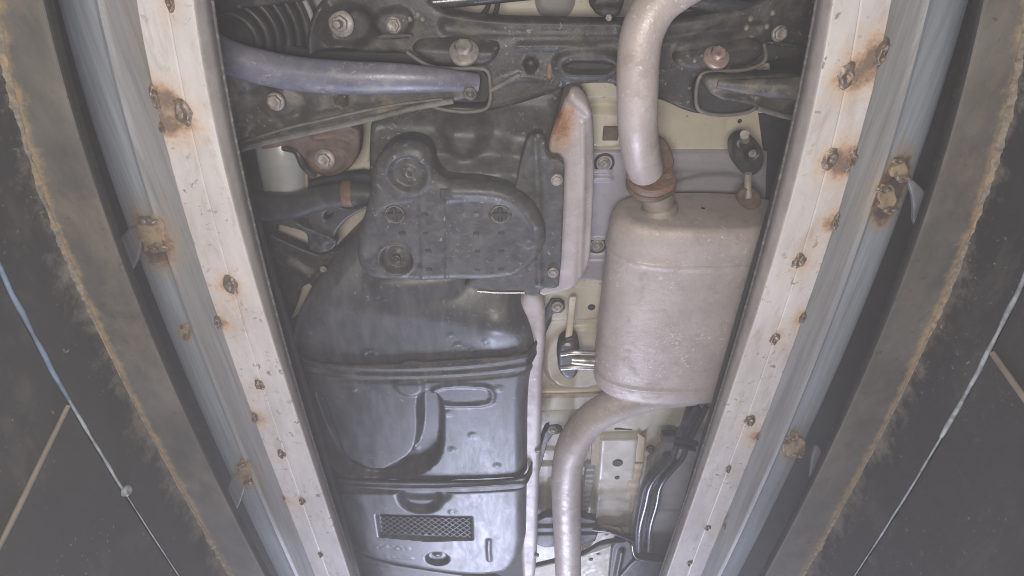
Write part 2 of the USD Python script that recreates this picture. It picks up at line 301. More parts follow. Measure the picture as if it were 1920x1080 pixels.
# ------------------------------------------------------------------ the pit: rails, ledges, walls
YS = np.linspace(-90, 1210, 66)
def edge(tab):
    t = np.array(tab, float); y, x = t[:, 1], t[:, 0]; c = np.polyfit(y, x, 3 if len(t) > 4 else 2)
    lo, hi = max(-40, y.min() - 60), min(1120, y.max() + 60)
    yc = np.clip(YS, lo, hi); return np.polyval(c, yc) + (YS - yc) * np.polyval(np.polyder(c), yc)
EL = dict(
 a=edge([(395, 0), (420, 135), (452, 300), (480, 465), (505, 540), (550, 705), (600, 860), (668, 1080)]),
 b=edge([(362, 0), (395, 165), (440, 400), (478, 530), (487, 560), (538, 715), (586, 860), (656, 1080)]),
 c=edge([(255, 0), (285, 165), (325, 325), (388, 540), (435, 670), (480, 800), (530, 925), (588, 1075)]),
 d=edge([(312, 0), (345, 185), (390, 370), (425, 505), (450, 585), (490, 710), (545, 885), (610, 1060)]),
 e=edge([(185, 0), (215, 120), (245, 250), (285, 375), (330, 520), (380, 660), (430, 790), (475, 890), (555, 1080)]),
 f=edge([(150, 0), (185, 150), (235, 340), (300, 540), (350, 665), (425, 840), (450, 920), (525, 1080)]),
 g=edge([(78, 0), (120, 170), (160, 300), (215, 455), (245, 540), (300, 680), (370, 830), (420, 930), (495, 1080)]),
 h=edge([(0, 85), (30, 220), (75, 340), (100, 415), (145, 538), (175, 605), (230, 715), (275, 800), (325, 885), (365, 965), (430, 1080)]))
ER = dict(
 a=edge([(1532, 0), (1515, 100), (1485, 240), (1455, 370), (1440, 430), (1407, 540), (1375, 655), (1345, 760), (1290, 925), (1240, 1070)]),
 b=edge([(1560, 0), (1540, 120), (1500, 310), (1465, 440), (1428, 540), (1362, 760), (1305, 925), (1252, 1070)]),
 c=edge([(1672, 0), (1655, 100), (1625, 215), (1595, 320), (1560, 435), (1527, 540), (1495, 625), (1460, 725), (1420, 825), (1370, 945), (1315, 1080)]),
 d=edge([(1615, 0), (1590, 140), (1555, 300), (1500, 490), (1452, 635), (1405, 770), (1365, 880), (1300, 1050)]),
 e=edge([(1740, 0), (1715, 100), (1680, 225), (1640, 360), (1580, 535), (1540, 650), (1480, 790), (1430, 905), (1350, 1080)]),
 f=edge([(1785, 0), (1760, 125), (1720, 280), (1655, 480), (1635, 540), (1600, 640), (1525, 840), (1405, 1080)]),
 g=edge([(1847, 0), (1825, 105), (1790, 250), (1750, 360), (1720, 450), (1690, 540), (1630, 685), (1560, 840), (1495, 970), (1435, 1080)]),
 h=edge([(1920, 75), (1900, 200), (1865, 295), (1835, 400), (1787, 535), (1770, 565), (1730, 650), (1660, 800), (1590, 935), (1510, 1070)]))
ZR = .62
def strip(cols, thick=None):                             # loft between lists of points along the rail
    A = np.array(cols); n, k = A.shape[:2]; v = A.reshape(-1, 3)
    i, j = np.meshgrid(np.arange(n - 1), np.arange(k - 1), indexing='ij')
    f = np.stack([i * k + j, i * k + j + 1, (i + 1) * k + j + 1, (i + 1) * k + j], -1).reshape(-1, 4)
    m = (v, np.vstack([f[:, [0, 1, 2]], f[:, [0, 2, 3]]]))
    return m
def refine(cols, nu):                                    # subdivide across
    out = []
    for a, b in zip(cols[:-1], cols[1:]):
        for t in np.arange(nu) / nu: out.append(a * (1 - t) + b * t)
    return out + [cols[-1]]
def refine_len(A, k):
    n = len(A); t = np.linspace(0, n - 1, (n - 1) * k + 1); i = np.minimum(t.astype(int), n - 2); w = (t - i)[:, None]
    return A[i] * (1 - w) + A[i + 1] * w
def stain(spots):                                        # spots: (world point, radius, strength, elongation along y)
    P = np.array([s[0] for s in spots]); R = np.array([s[1] for s in spots]); S = np.array([s[2] for s in spots])
    def fn(v):
        d = np.linalg.norm((v[:, None, :2] - P[None, :, :2]) * np.array([1, .75]), axis=2) / R
        return np.clip((S * np.exp(-d ** 2)).sum(1), 0, 1)
    return fn
def weldspot(px, py, Z, rx, ry, h=.0035, seed=0):        # lumpy plug weld with a sunken middle
    c = at(px, py, Z); n = 20; rings = np.linspace(0, 1, 8); a = np.arange(n) / n * 2 * np.pi; v = []
    for r in rings:
        z = h * (np.exp(-((r - .55) / .3) ** 2) * 1.1 - .15) * (1 - r ** 6)
        x, y = rx * r * np.cos(a), ry * r * np.sin(a)
        w = meshkit.noise(np.column_stack([x * 260 + seed * 9, y * 260, np.full(n, seed)]))
        v.append(np.column_stack([c[0] + x * (1 + .5 * (w - .5)), c[1] + y * (1 + .5 * (w - .5)), c[2] - z * (.3 + 1.4 * w) + .0006 * (r > .98)]))
    v = np.vstack(v); k = len(rings); i, j = np.meshgrid(np.arange(k - 1), np.arange(n), indexing='ij'); j2 = (j + 1) % n
    f = np.stack([i * n + j, (i + 1) * n + j, (i + 1) * n + j2, i * n + j2], -1).reshape(-1, 4)
    return v, f

def build_rail(E, s, label, welds, edges, patches, tabs):
    t = thing('runway_rail', label, 'rail', at((960 + s * 480), 540, ZR) * [1, 1, 1])
    A = lambda k, Z, dx=0.: refine_len(at(E[k] + dx, YS, Z), 4)
    a, b, c, d = A('a', ZR + .038), A('b', ZR), A('c', ZR), A('d', ZR)
    # pale bottom flange with its shallow crease and raw edge
    up = np.array([0, 0, 1.0]); sx = np.array([s, 0, 0.])
    rag = ((meshkit.fbm(np.column_stack([c[:, 1] * 45, c[:, 1] * 0 + s, c[:, 1] * 0]), 4) - .5) * .0012)[:, None] * sx
    cA = c; c = c + rag
    cols = refine([b + sx * .0015 + up * .0012, b + sx * .003, d - sx * .0015, d + up * .0012, d + sx * .0015, c - sx * .001, c + up * .0008, c + up * .006], 4)
    spots = [(at(x, y, ZR), .0125 * k, .60 * q) for x, y, k, q in welds] + [(at(x, y, ZR), .012 * k, .6) for x, y, k in edges]
    spots += [(at(x + s * 9, y + 12, ZR), .024 * k, .36 * q) for x, y, k, q in welds] + [(at(x - s * 12, y + 8, ZR), .022 * k, .36) for x, y, k in edges]
    fl = part(t, 'bottom_flange', strip(np.stack(cols, 1)), RAILW, prim={'rust': stain(spots)})
    part(t, 'inner_lip', strip(np.stack([b + sx * .0015 + up * .0012, b + up * .004, b * .5 + a * .5, a, a + sx * .012 + up * .001], 1)), LIP, 'greasy narrow side of the flange, dusty grey')
    part(t, 'lip_edge', tube(list(a[::8] + up * .001), .0022, 8, 3, raw=True), DIRT, 'dark dirty raw edge')
    # galvanised channel outside it: flat, a bead, then rolled up out of sight
    z0 = ZR + .007; c2, e = A('c', z0) - sx * .004, A('e', z0 + .002)
    r = .056; cols = refine([c2, e - sx * .007], 3) + [e - sx * .004 - up * .0012, e - up * .003, e + sx * .004 - up * .0010]
    cols += [e + sx * (.006 + r * math.sin(q)) + up * (.036 * (1 - math.cos(q)) + .0015) for q in np.linspace(0, math.pi / 2, 12)]
    cols += [cols[-1] + up * .10]
    cs = [(at(x, y + 4, z0), .030 * k, .85) for x, y, k in patches] + [(at(x, y + 40 * k, z0), .022 * k, .45) for x, y, k in patches]
    part(t, 'channel_face', strip(np.stack(cols[:6], 1)), GALVF, 'dull grey inner face of the channel', prim={'rust': stain(cs)})
    part(t, 'channel_roll', strip(np.stack(cols[5:], 1)), GALV, 'bluish rolled outer side of the channel', prim={'rust': stain(cs)})
    for i, (x, y, k, q) in enumerate(welds):
        part(fl, 'plug_weld', weldspot(x, y, ZR - .0004, .0075 * k, .0115 * k, .0030, i + 3 * s), WELD)
    for i, (x, y, k) in enumerate(edges):
        part(fl, 'edge_weld', weldspot(x, y, ZR - .0002, .0042 * k, .011 * k, .005, i + 40 + s), WELD)
    for i, (x, y, k) in enumerate(patches):
        pl = [(x + 24 * k * math.cos(a) * (.55 + .75 * random.random()), y + 36 * k * math.sin(a) * (.6 + .6 * random.random())) for a in np.arange(17) / 17 * 2 * math.pi]
        part(t, 'weld_patch', relief(pl, z0 - .0014, R=.0012, wall=.006, step=.0025, sm=1, feats=[wobble(150, .004, i)]), PATCH, 'rusty tan patch of weld')
        for q in range(2):
            part(t, 'weld_bead', weldspot(x + (q - .5) * 16 * k, y + (q - .5) * 44 * k, z0 - .003, .011 * k, .006 * k, .003, i * 5 + q + 70 + s), WELD)
    for i, tb in enumerate(tabs):
        m = relief(tb, ZR + .012, R=.002, wall=.006, sm=1, step=.004)
        part(t, 'tie_tab', m, GALVF, 'bent steel tab tying the rail to the edge beam')
    return t
build_rail(EL, -1, 'pale left rail with rusty plug welds and bluish outer channel, left of the fuel tank',
  [(318, 8, .7, .7), (343, 212, 1.3, .85), (433, 535, 1.35, .9), (487, 722, 1.0, .6), (528, 852, .95, .55), (567, 940, .85, .6), (601, 1040, .75, .5)],
  [(292, 186, 1.3), (305, 240, .7), (410, 604, 1.1), (478, 783, 1.2), (532, 933, .7)], [(284, 440, 1.15), (345, 622, .4), (458, 890, .75)],
  [[(268, 425), (235, 430), (213, 475), (228, 508), (246, 512), (262, 480)], [(455, 880), (432, 895), (420, 950), (436, 962), (446, 955), (462, 905)]])
build_rail(ER, 1, 'pale right rail with rusty plug welds and bluish outer channel, right of the muffler',
  [(1588, 142, 1.25, .8), (1556, 298, 1.2, .7), (1498, 490, 1.1, .8), (1452, 636, 1.0, .6), (1405, 790, 1.2, .7), (1365, 880, .8, .4), (1327, 990, .8, .5), (1292, 1056, .9, .5)],
  [(1652, 100, 1.5), (1596, 300, 1.3), (1566, 415, 1.2), (1505, 595, 1.0), (1421, 818, .9), (1358, 985, .7)], [(1690, 318, .75), (1664, 375, .85), (1490, 838, .75)],
  [[(1700, 330), (1722, 345), (1748, 375), (1735, 410), (1724, 428), (1712, 420), (1715, 380)], [(1525, 840), (1538, 838), (1545, 870), (1532, 905), (1520, 915), (1518, 900)]])

ZL = .50
def build_edge_beam(E, s, label):
    h, g = refine_len(at(E['h'], YS, ZL), 6), refine_len(at(E['g'], YS, ZL), 6)
    t = thing('edge_beam', label, 'steel beam', h[len(h) // 2])
    up = np.array([0, 0, 1.0]); sx = np.array([s, 0, 0.])
    w = meshkit.fbm(np.column_stack([h[:, 1] * 14, np.full(len(h), s * 3.), np.zeros(len(h))]), 4)[:, None]
    cols = refine([h + sx * .004, h * .8 + g * .2, g + sx * .001 , g + up * .002], 5)
    L = lambda v: v
    hx = lambda y: np.interp(y, h[:, 1], h[:, 0])
    fn = lambda v: np.clip(1.05 - np.abs(v[:, 0] - hx(v[:, 1])) / (.007 + .008 * meshkit.fbm(v * 16, 3)), 0, 1) * .62
    part(t, 'beam_underside', strip(np.stack(cols, 1)), LEDGE, 'brown dusty underside, rusty along its outer corner', prim={'rust': fn})
    part(t, 'beam_edge', strip(np.stack([g + up * .002, g + up * .014 + sx * .0005, g + up * .015 + sx * .05], 1)), DARK, 'dark thin edge of the beam')
    # crust of dust and rust in the corner with the wall
    hh = refine_len(h, 3); n = len(hh)
    gate = np.clip(meshkit.fbm(np.column_stack([hh[:, 1] * 9, np.full(n, 2. + s), np.zeros(n)]), 3) * 3 - 1.0, 0.12, 1)[:, None]; dep = .001 + .006 * gate * np.clip(meshkit.fbm(np.column_stack([hh[:, 1] * 95, np.full(n, 5. + s), np.zeros(n)]), 5)[:, None] * 1.6 - .35, 0, 1)
    jag = (meshkit.fbm(np.column_stack([hh[:, 1] * 160, np.full(n, 9. + s), np.zeros(n)]), 3)[:, None] - .5) * .004
    part(t, 'corner_crust', strip(np.stack([hh - sx * (.004 * gate + .001 + jag) - up * .0008, hh - sx * (.003 * gate + .0006 + jag) - up * dep * .25, hh - sx * .0018 - up * dep * .6, hh + sx * .0006 - up * dep * 1.1], 1)), CRUST)
    return h
hL = build_edge_beam(EL, -1, 'brown rusty steel edge beam at the left, between the dark left wall and the left rail')
hR = build_edge_beam(ER, 1, 'brown rusty steel edge beam at the right, between the dark right wall and the right rail')

def build_wall(h, s, label, joint_px, seams):
    t = thing('pit_wall', label, 'wall', h[len(h) // 2] + [0, 0, -.5])
    up = np.array([0, 0, 1.0]); sx = np.array([s, 0, 0.])
    H = np.vstack([h[0] - (h[1] - h[0]) * 60, h, h[-1] + (h[-1] - h[-2]) * 120]); H = refine_len(H, 2)
    zj = .427
    def zs(z0, z1, off, n):
        return strip(np.stack([np.column_stack([H[:, 0] + s * off, H[:, 1], np.full(len(H), z)]) for z in np.linspace(z0, z1, n)], 1))
    hx = lambda y: np.interp(y, H[:, 1], H[:, 0])
    fn = lambda v: np.clip((v[:, 2] - (ZL - .062 * meshkit.fbm(np.column_stack([v[:, 1] * 22, v[:, 2] * 8, v[:, 0] * 0 + s]), 5))) / .05, 0, 1) * .62
    part(t, 'upper_panel', zs(ZL, zj + .0015, .0, 26), WALLM, 'sooty upper strip under the rusty beam', prim={'rust': fn})
    nz = lambda v: np.clip(1.0 * meshkit.fbm(v * 7, 4, 3) - .62, 0, 1)
    zz = np.linspace(zj - .0015, -.55, 40); sl = np.clip((zj - zz) / (zj - .20), 0, 1)
    ys = [np.full(40, -1.5)] + [a + (b - a) * sl for a, b in seams] + [np.full(40, 3.5)]
    for k in range(len(ys) - 1):
        g0, g1 = np.maximum(ys[k] + .0012, H[0, 1]), np.minimum(ys[k + 1] - .0012, H[-1, 1]); w = np.linspace(0, 1, 60)
        cols = [np.column_stack([hx(p + (q - p) * w) + s * .003, p + (q - p) * w, np.full(60, z)]) for p, q, z in zip(g0, g1, zz)]
        part(t, 'lower_panel', strip(np.stack(cols, 1)), WALLM, prim={'rust': nz})
    part(t, 'wall_backing', zs(ZL, -.55, .02, 4), DARK)
    return t, hx, zj
tL, hxL, zj = build_wall(hL, -1, 'dark sooty pit wall of joined sheets along the left edge', None, [(.445, .53), (1.9, 1.9)])
tR, hxR, zj = build_wall(hR, 1, 'dark sooty pit wall of joined sheets along the right edge', None, [(.37, .42), (1.75, 1.75)])
def seam_bar(t, hx, s, y0, y1, z0, z1, r, mat, name, label=None, sq=1):
    y = np.linspace(y0, y1, 40); z = np.linspace(z0, z1, 40) + (meshkit.noise(np.column_stack([y * 40, z0 * 0 + y * 0, y * 0])) - .5) * r * .5
    rr = r * (.45 + .75 * meshkit.noise(np.column_stack([y * 60 + 7, y * 0, np.full(40, z0)])))
    part(t, name, tube(np.column_stack([hx(y) - s * -.001, y, z]), rr, 8, 2, raw=True), mat, label)
seam_bar(tL, hxL, -1, .1, .44, zj, zj, .0028, SEAMB, 'joint_filler', 'blue grey joint strip')
seam_bar(tL, hxL, -1, .44, .60, zj, zj, .0018, SEAM, 'joint_filler', 'pale worn joint strip')
seam_bar(tL, hxL, -1, .60, 2.4, zj, zj, .0009, SEAM, 'joint_filler')
seam_bar(tL, hxL, -1, .445, .53, zj - .004, .20, .0026, TANS, 'upright_joint', 'tan dusty upright joint')
seam_bar(tR, hxR, 1, .1, .50, zj, zj, .0025, SEAM, 'joint_filler', 'pale green grey joint strip')
seam_bar(tR, hxR, 1, .50, .72, zj, zj, .0014, SEAM, 'joint_filler', 'pale worn joint strip')
seam_bar(tR, hxR, 1, .72, 2.4, zj, zj, .0010, SEAM, 'joint_filler')
seam_bar(tR, hxR, 1, .37, .42, zj - .005, .22, .0032, TANS, 'upright_joint', 'tan dusty upright joint')
p = ray(237, 920); p = p * (hxL(.6) / p[0])
part(tL, 'wall_screw', lathe([(.007, -.002), (.007, .002), (.005, .004), (.003, .0035), (0, .002)], p, (1, 0, 0), 16), SEAM, 'pale round screw head')
# underside of the runways above the rails: a dark plate on either side
for s, w in ((-1, 'left'), (1, 'right')):
    t = thing('runway_deck', 'dark underside of the %s runway deck in the gap between rail and edge beam' % w, 'deck plate', (s * .62, .7, .74))
    part(t, 'deck_plate', box((s * .66, .7, .75), (.56, 3.6, .012)), DARK, smooth=False)
    part(t, 'cross_bar', box((s * .60, .02, .62) if s > 0 else (s * .62, -.01, .60), (.24, .02, .03)), CREAM2, 'cream painted cross bar', smooth=False)

# ------------------------------------------------------------------ the car, seen from below
car = thing('car', 'underside of a car with black fuel tank, grey muffler and cream floor', 'car', (0, .7, .8))
# body shell
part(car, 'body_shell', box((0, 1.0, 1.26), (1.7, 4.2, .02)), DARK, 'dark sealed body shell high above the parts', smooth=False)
def panel(pts, Z, mat, label=None, name='floor_panel', parent=None, **kw):
    kw = {**dict(R=.004, wall=.02, step=.008, sm=1), **kw}
    return part(parent or car, name, relief(pts, Z, **kw), mat, label)
panel([(700, -60), (1560, -60), (1560, 75), (700, 75)], 1.08, CREAM, 'cream rear floor above the subframe', sm=0)
panel([(555, -50), (680, -50), (640, 40), (585, 110), (540, 110), (548, 40)], 1.05, WHITEPL, 'pale strip beside the spring')
zf = 1.0
pr = panel([(1060, 120), (1445, 120), (1442, 200), (1440, 300), (1060, 300)], zf, CREAM, 'cream floor behind the tailpipe', sm=0, step=.005,
  feats=[groove([(1365, 150), (1362, 300)], zf, .003, -.002, .002), bump([(1085, 205), (1175, 205), (1175, 275), (1085, 275)], zf, .008, .012), groove([(1060, 196), (1175, 196)], zf, .02, -.006, .01)])
part(pr, 'plate_nut', box(at(1145, 250, zf - .010), (.028, .026, .006)), RUSTY, 'small rusty square plate', smooth=False)
def drain(parent, x, y, Z, r):
    part(parent, 'drain_hole', lathe([(0, .0004), (r * .85, .0004), (r, .0012), (r * 1.2, -.0006)], at(x, y, Z), n=20), DARK)
drain(pr, 1387, 227, zf, .0035)
panel([(1425, 215), (1500, 215), (1470, 560), (1400, 560), (1440, 330)], .99, DARK, 'dark underseal beside the muffler hanger', sm=0)
al = panel([(1060, 284), (1440, 284), (1430, 560), (1060, 520)], zf - .012, ALU, 'lilac grey aluminium heat shield above the muffler', 'tunnel_shield', sm=0, step=.004,
  feats=[groove([(1085, 315), (1140, 315)], zf, .008, .005, .005), groove([(1085, 329), (1142, 329)], zf, .009, .006, .005), groove([(1085, 441), (1142, 441)], zf, .006, .004, .005), groove([(1085, 473), (1142, 473)], zf, .006, .005, .004), groove([(1085, 484), (1142, 484)], zf, .006, .005, .004),
         groove([(1260, 300), (1370, 304)], zf, .03, .006, .02), bump([(1250, 330), (1420, 320), (1420, 420), (1200, 420)], zf, -.015, .02)])
for x, y in ((1133, 306), (1120, 460)):
    part(al, 'shield_bolt', hexbolt(x, y, zf - .012, .0085, flange=1.6), ZINC)
    part(al, 'bolt_washer', lathe([(.0145, .001), (.019, .001), (.0195, -.001)], at(x, y, zf - .0135), n=24), DARK)
# mid floor
zm = 1.0
mid = panel([(980, 495), (1180, 495), (1180, 800), (985, 800)], zm, CREAM, 'cream stamped floor beside the fuel tank', sm=0, step=.005,
  feats=[slope((1060, 598), (1060, 608), zm, .012), bump([(1022, 622), (1150, 614), (1150, 728), (1022, 732)], zm, .012, .012), groove([(980, 536), (1150, 534)], zm, .004, .004, .004), slope((1060, 735), (1060, 742), zm, -.010), groove([(980, 780), (1180, 782)], zm, .006, -.005, .005)])
part(mid, 'sealer_strip', band([(1005, 744), (1100, 743), (1160, 738)], zm - .006, .014, .006), OCHRE, 'ochre sealer strip')
drain(mid, 1109, 576, zm, .0075)
br = part(car, 'tank_bracket', relief([(1025, 562), (1058, 560), (1060, 586), (1030, 590), (1022, 640), (1016, 690), (1012, 640)], .93, R=.002, wall=.005, sm=1, step=.004), SUBF, 'dark bracket with a bolt')
part(br, 'bracket_bolt', hexbolt(1045, 575, .927, .0095, flange=1.5), ZINC)
br = part(car, 'tank_bracket', relief([(1025, 800), (1052, 797), (1056, 812), (1030, 818), (1016, 870), (1006, 905), (1010, 850)], .92, R=.002, wall=.005, sm=1, step=.004), SUBF, 'dark lower bracket')
part(br, 'bracket_bolt', hexbolt(1036, 806, .917, .0095, flange=1.5), ZINC)
# front floor with its long channel
zq = 1.0
fr = panel([(985, 770), (1420, 760), (1400, 1130), (985, 1130)], zq, CREAM2, 'cream front floor with a long raised channel', sm=0, step=.006,
  feats=[bump([(1124, 815), (1196, 812), (1178, 1010), (1108, 1010)], zq, .015, .014, 0), groove([(1120, 985), (1170, 985)], zq, .03, -.012, .02), groove([(1128, 905), (1182, 905)], zq, .05, -.006, .03),
         groove([(1010, 870), (1110, 870)], zq, .012, .010, .008), groove([(1034, 900), (1030, 965)], zq, .012, .012, .007), groove([(1098, 895), (1088, 965)], zq, .012, .012, .007), groove([(1020, 840), (1100, 842)], zq, .01, -.008, .01),
         groove([(1200, 862), (1240, 862)], zq, .008, .008, .006), bump([(1200, 800), (1290, 800), (1270, 850), (1205, 850)], zq, -.012, .01), wobble(9, .008, 4)])
for pl in ([(1110, 815), (1127, 812), (1124, 872), (1108, 872)], [(1196, 812), (1210, 822), (1206, 868), (1190, 868)]):
    part(fr, 'sealer_patch', relief(pl, zq - .010, R=.001, wall=.004, sm=0), OCHRE, 'ochre sealer patch')
part(fr, 'channel_seam', band([(1108, 872), (1102, 920), (1092, 967)], zq - .012, .026, .006, feats=[lambda V: -.003 * np.sin(V[:, 1] * 260)]), WHITEPL, 'pale crimped seam strip')
part(fr, 'channel_seam', band([(1196, 868), (1184, 930), (1170, 985)], zq - .012, .034, .006, feats=[lambda V: -.0016 * np.sin(V[:, 1] * 150)]), OCHRE, 'cream and tan seam strip')
for x, y, r in ((1158, 869, .012), (1157, 896, .006)):
    drain(fr, x, y, zq - .016, r)
for x, y in ((1220, 843), (1246, 842)): part(fr, 'stud_nut', hexbolt(x, y, zq, .010, flange=1.4), RUSTY)
part(fr, 'floor_seam', band([(1152, 805), (1186, 806)], zq - .002, .005, .004), DARK)
gp = panel([(1215, 868), (1250, 830), (1420, 790), (1400, 1070), (1262, 1062), (1195, 1040), (1205, 960)], zq - .02, GREYP, 'grey painted floor beside the right rail', sm=0, feats=[groove([(1215, 948), (1330, 946)], zq, .006, .005, .006), groove([(1215, 992), (1330, 994)], zq, .006, -.005, .006)])
# cross member and brackets at the foot of the picture
cm = panel([(990, 970), (1118, 968), (1122, 1000), (1115, 1020), (990, 1030)], .93, SUBF, 'dusty grey cross member', 'cross_member', step=.004, feats=[groove([(990, 985), (1118, 984)], .93, .02, -.008, .01), groove([(990, 1002), (1118, 1000)], .93, .012, .006, .008)])
lb = panel([(1120, 993), (1180, 1004), (1165, 1040), (1150, 1090), (1080, 1120), (1085, 1040), (1112, 1020)], .95, CREAM2, 'pale painted bracket', 'floor_bracket', step=.004, feats=[groove([(1100, 1035), (1160, 1015)], .95, .02, -.008, .01), wobble(30, .004)])
for x, y in ((1137, 1001), (1108, 1049), (1122, 1038)): drain(lb, x, y, .95, .006)
panel([(1150, 1015), (1190, 1010), (1185, 1110), (1140, 1110), (1145, 1050)], .93, SUBF, 'dark rubber mount', 'rubber_mount', step=.004, sm=2, feats=[groove([(1165, 1030), (1155, 1080)], .93, .014, .012, .01)])
panel([(1195, 1048), (1265, 1056), (1262, 1120), (1130, 1120), (1180, 1060)], .92, TANKM, 'dark plastic front cover', 'front_cover', step=.004)
part(car, 'cross_member', tube([(990, 1064, .92), (1090, 1038, .92), (1130, 1018, .92), (1172, 1012, .93)], .008, 10, 5), SUBF, 'thin dark stay')
part(car, 'stay_rod', tube([(1112, 992, .93), (1140, 995, .92), (1180, 1010, .92), (1208, 1026, .93)], .006, 10, 5), SHINY, 'thin black stay')
# brake lines in their black holder
for off in (0, 1):
    o = 24 * off
    part(car, 'brake_line', tube([(1308 + o * .7, 762, .93), (1282 + o, 800, .92), (1268 + o * .8, 838, .91), (1258 + o * .8, 862, .905), (1222 + o * .8, 905, .90), (1211 + o * .85, 945, .90), (1200 + o * .8, 990, .90), (1198 + o * .8, 1032, .91)], .0078 - .001 * off, 12, 6), SHINY, 'glossy dark brake line')
part(car, 'line_cover', relief([(1248, 856), (1274, 860), (1263, 882), (1228, 912), (1218, 955), (1210, 1030), (1190, 1036), (1190, 1000), (1198, 950), (1207, 908), (1238, 880)], .915, R=.006, wall=.02, step=.004), SUBF, 'dark channel holding the lines')
part(car, 'line_end_guard', tube([(1185, 1022, .90), (1190, 1042, .90), (1205, 1050, .90), (1250, 1056, .90)], .003, 8, 5), CHROME, 'thin bright edge wire')
part(car, 'hose', tube([(1316, 770, .95), (1290, 805, .94), (1275, 830, .93)], .012, 12, 5), RUBBER)
part(car, 'hose', tube([(1296, 765, .95), (1284, 800, .94), (1268, 828, .93)], .012, 12, 5), RUBBER)
cl = part(car, 'line_clip', box(at(1252, 818, .885), (.030, .024, .02)), RUBBER, 'black clip block', smooth=False)
part(cl, 'clip_bar', box(at(1284, 838, .875), (.056, .008, .012), (1, .28, 0)), RUBBER, smooth=False)
part(cl, 'clip_bar', box(at(1288, 828, .88), (.056, .010, .012), (1, .28, 0)), SHINY, smooth=False)

# ------------------------------------------------------------------ rear subframe
zs = .87
sub = part(car, 'subframe', relief([(596, 6), (640, -40), (760, -60), (820, 22), (905, 38), (1100, 43), (1240, 43), (1350, 26), (1430, 4), (1500, -60), (1560, 60), (1500, 110), (1435, 118), (1425, 128), (1370, 140), (1312, 140), (1300, 160), (1305, 205), (1330, 218), (1290, 212), (1245, 190), (1232, 188), (1155, 166), (1152, 158), (1100, 158), (1060, 163), (1000, 190), (900, 214), (850, 214), (800, 205), (830, 196), (905, 200), (918, 190), (914, 140), (895, 128), (800, 124), (762, 100), (700, 102), (640, 92), (592, 98), (580, 105), (577, 60)], zs, R=.008, wall=.05, step=.0045, sm=1,
  feats=[bump([(1040, 92), (1160, 92), (1160, 150), (1040, 150)], zs, .008, .012), bump([(1058, 114), (1152, 114), (1152, 134), (1058, 134)], zs, -.012, .004), ring(1, 1, .001, .001, zs, 0), groove([(970, 87), (1165, 84)], zs, .006, .004, .006), groove([(840, 50), (960, 66), (1150, 62)], zs, .02, -.005, .012), groove([(900, 72), (1165, 72)], zs, .006, .003, .006), groove([(1240, 70), (1420, 50)], zs, .012, -.004, .01),
         bump([(606, 22), (698, 16), (698, 86), (606, 92)], zs, -.018, .016), groove([(583, 105), (580, 60), (600, 15)], zs, .018, .012, .014), bump([(704, 20), (772, 14), (772, 66), (704, 66)], zs, .008, .006), disc(996, 121, .0085, zs, -.014, .003), ring(996, 121, .0105, .002, zs, .002),
         bump([(820, 80), (915, 80), (920, 120), (800, 118)], zs, .006, .012), groove([(925, 160), (975, 140), (1030, 150)], zs, .006, .004, .006), bump([(1262, 70), (1420, 66), (1425, 118), (1270, 130)], zs, .006, .012), wobble(22, .004, 2)]), SUBF, 'dark underseal coated rear subframe with bolts')
part(sub, 'slot', relief([(1062, 118), (1148, 118), (1148, 131), (1062, 131)], zs + .004, R=.002, wall=.012, step=.004), DARK, 'dark oblong slot')
def lipband(line, Z, w, label=None, mat=EDGE, par=None):
    l = spline(np.array([at(x, y, Z) for x, y in line]), 6); r = np.full(len(l), w)
    return part(par or sub, 'flange_lip', tube(l, w, 10, 1, raw=True), mat, label)
lipband([(762, 97), (790, 116), (815, 126), (850, 129), (895, 128), (914, 134), (919, 158), (919, 188), (908, 205), (870, 210), (820, 203), (798, 192)], zs - .006, .0030, 'pale dusty pressed lip round the left arm mount')
lipband([(918, 170), (945, 156), (975, 139)], zs - .006, .0042, 'dusty weld along the subframe')
lipband([(1432, 82), (1436, 108), (1424, 122), (1395, 131), (1350, 134), (1318, 138), (1307, 160), (1306, 195), (1318, 210), (1355, 216), (1400, 211), (1420, 200)], zs - .006, .0030, 'pale dusty pressed lip round the right arm mount')
part(sub, 'rust_run', relief([(1026, 118), (1034, 118), (1036, 140), (1030, 158), (1024, 145)], zs - .003, R=.002, wall=.005, step=.003), FLANGE, 'orange rust run')
part(sub, 'mount_ear', relief([(766, 92), (790, 112), (815, 122), (850, 125), (900, 124), (925, 118), (940, 90), (930, 70), (840, 66), (790, 70)], zs - .016, R=.009, wall=.02, step=.0035, sm=2, feats=[slope((860, 95), (860, 66), zs, .016)]), SUBF, 'folded ear over the left arm mount')
part(sub, 'mount_ear', relief([(1270, 86), (1290, 70), (1420, 72), (1436, 86), (1432, 104), (1418, 118), (1392, 127), (1350, 130), (1290, 134), (1262, 120)], zs - .016, R=.009, wall=.02, step=.0035, sm=2, feats=[slope((1345, 95), (1345, 68), zs, .016)]), SUBF, 'folded ear over the right arm mount')
for x, y, r, mt, lb in ((870, 97, .0150, ZINC, 'large pale flange bolt on the left'), (1343, 107, .0130, ZINCR, 'reddish flange bolt on the right')):
    part(sub, 'mount_bolt', hexbolt(x, y, zs - .020, r, axis=(0, -1.25, -1), flange=1.7, tall=1.0), mt, lb)
part(sub, 'stud_bolt', hexbolt(640, 44, zs + .012, .0135, axis=(0, -.1, -1), flange=1.6, stud=.026), ZINC, 'pale stud bolt in its dished seat')
part(sub, 'bracket_bolt', hexbolt(738, 47, zs - .008, .011, flange=1.25), ZINC)
part(sub, 'bracket_bolt', hexbolt(1461, 63, zs - .008, .011, flange=1.2), ZINC)
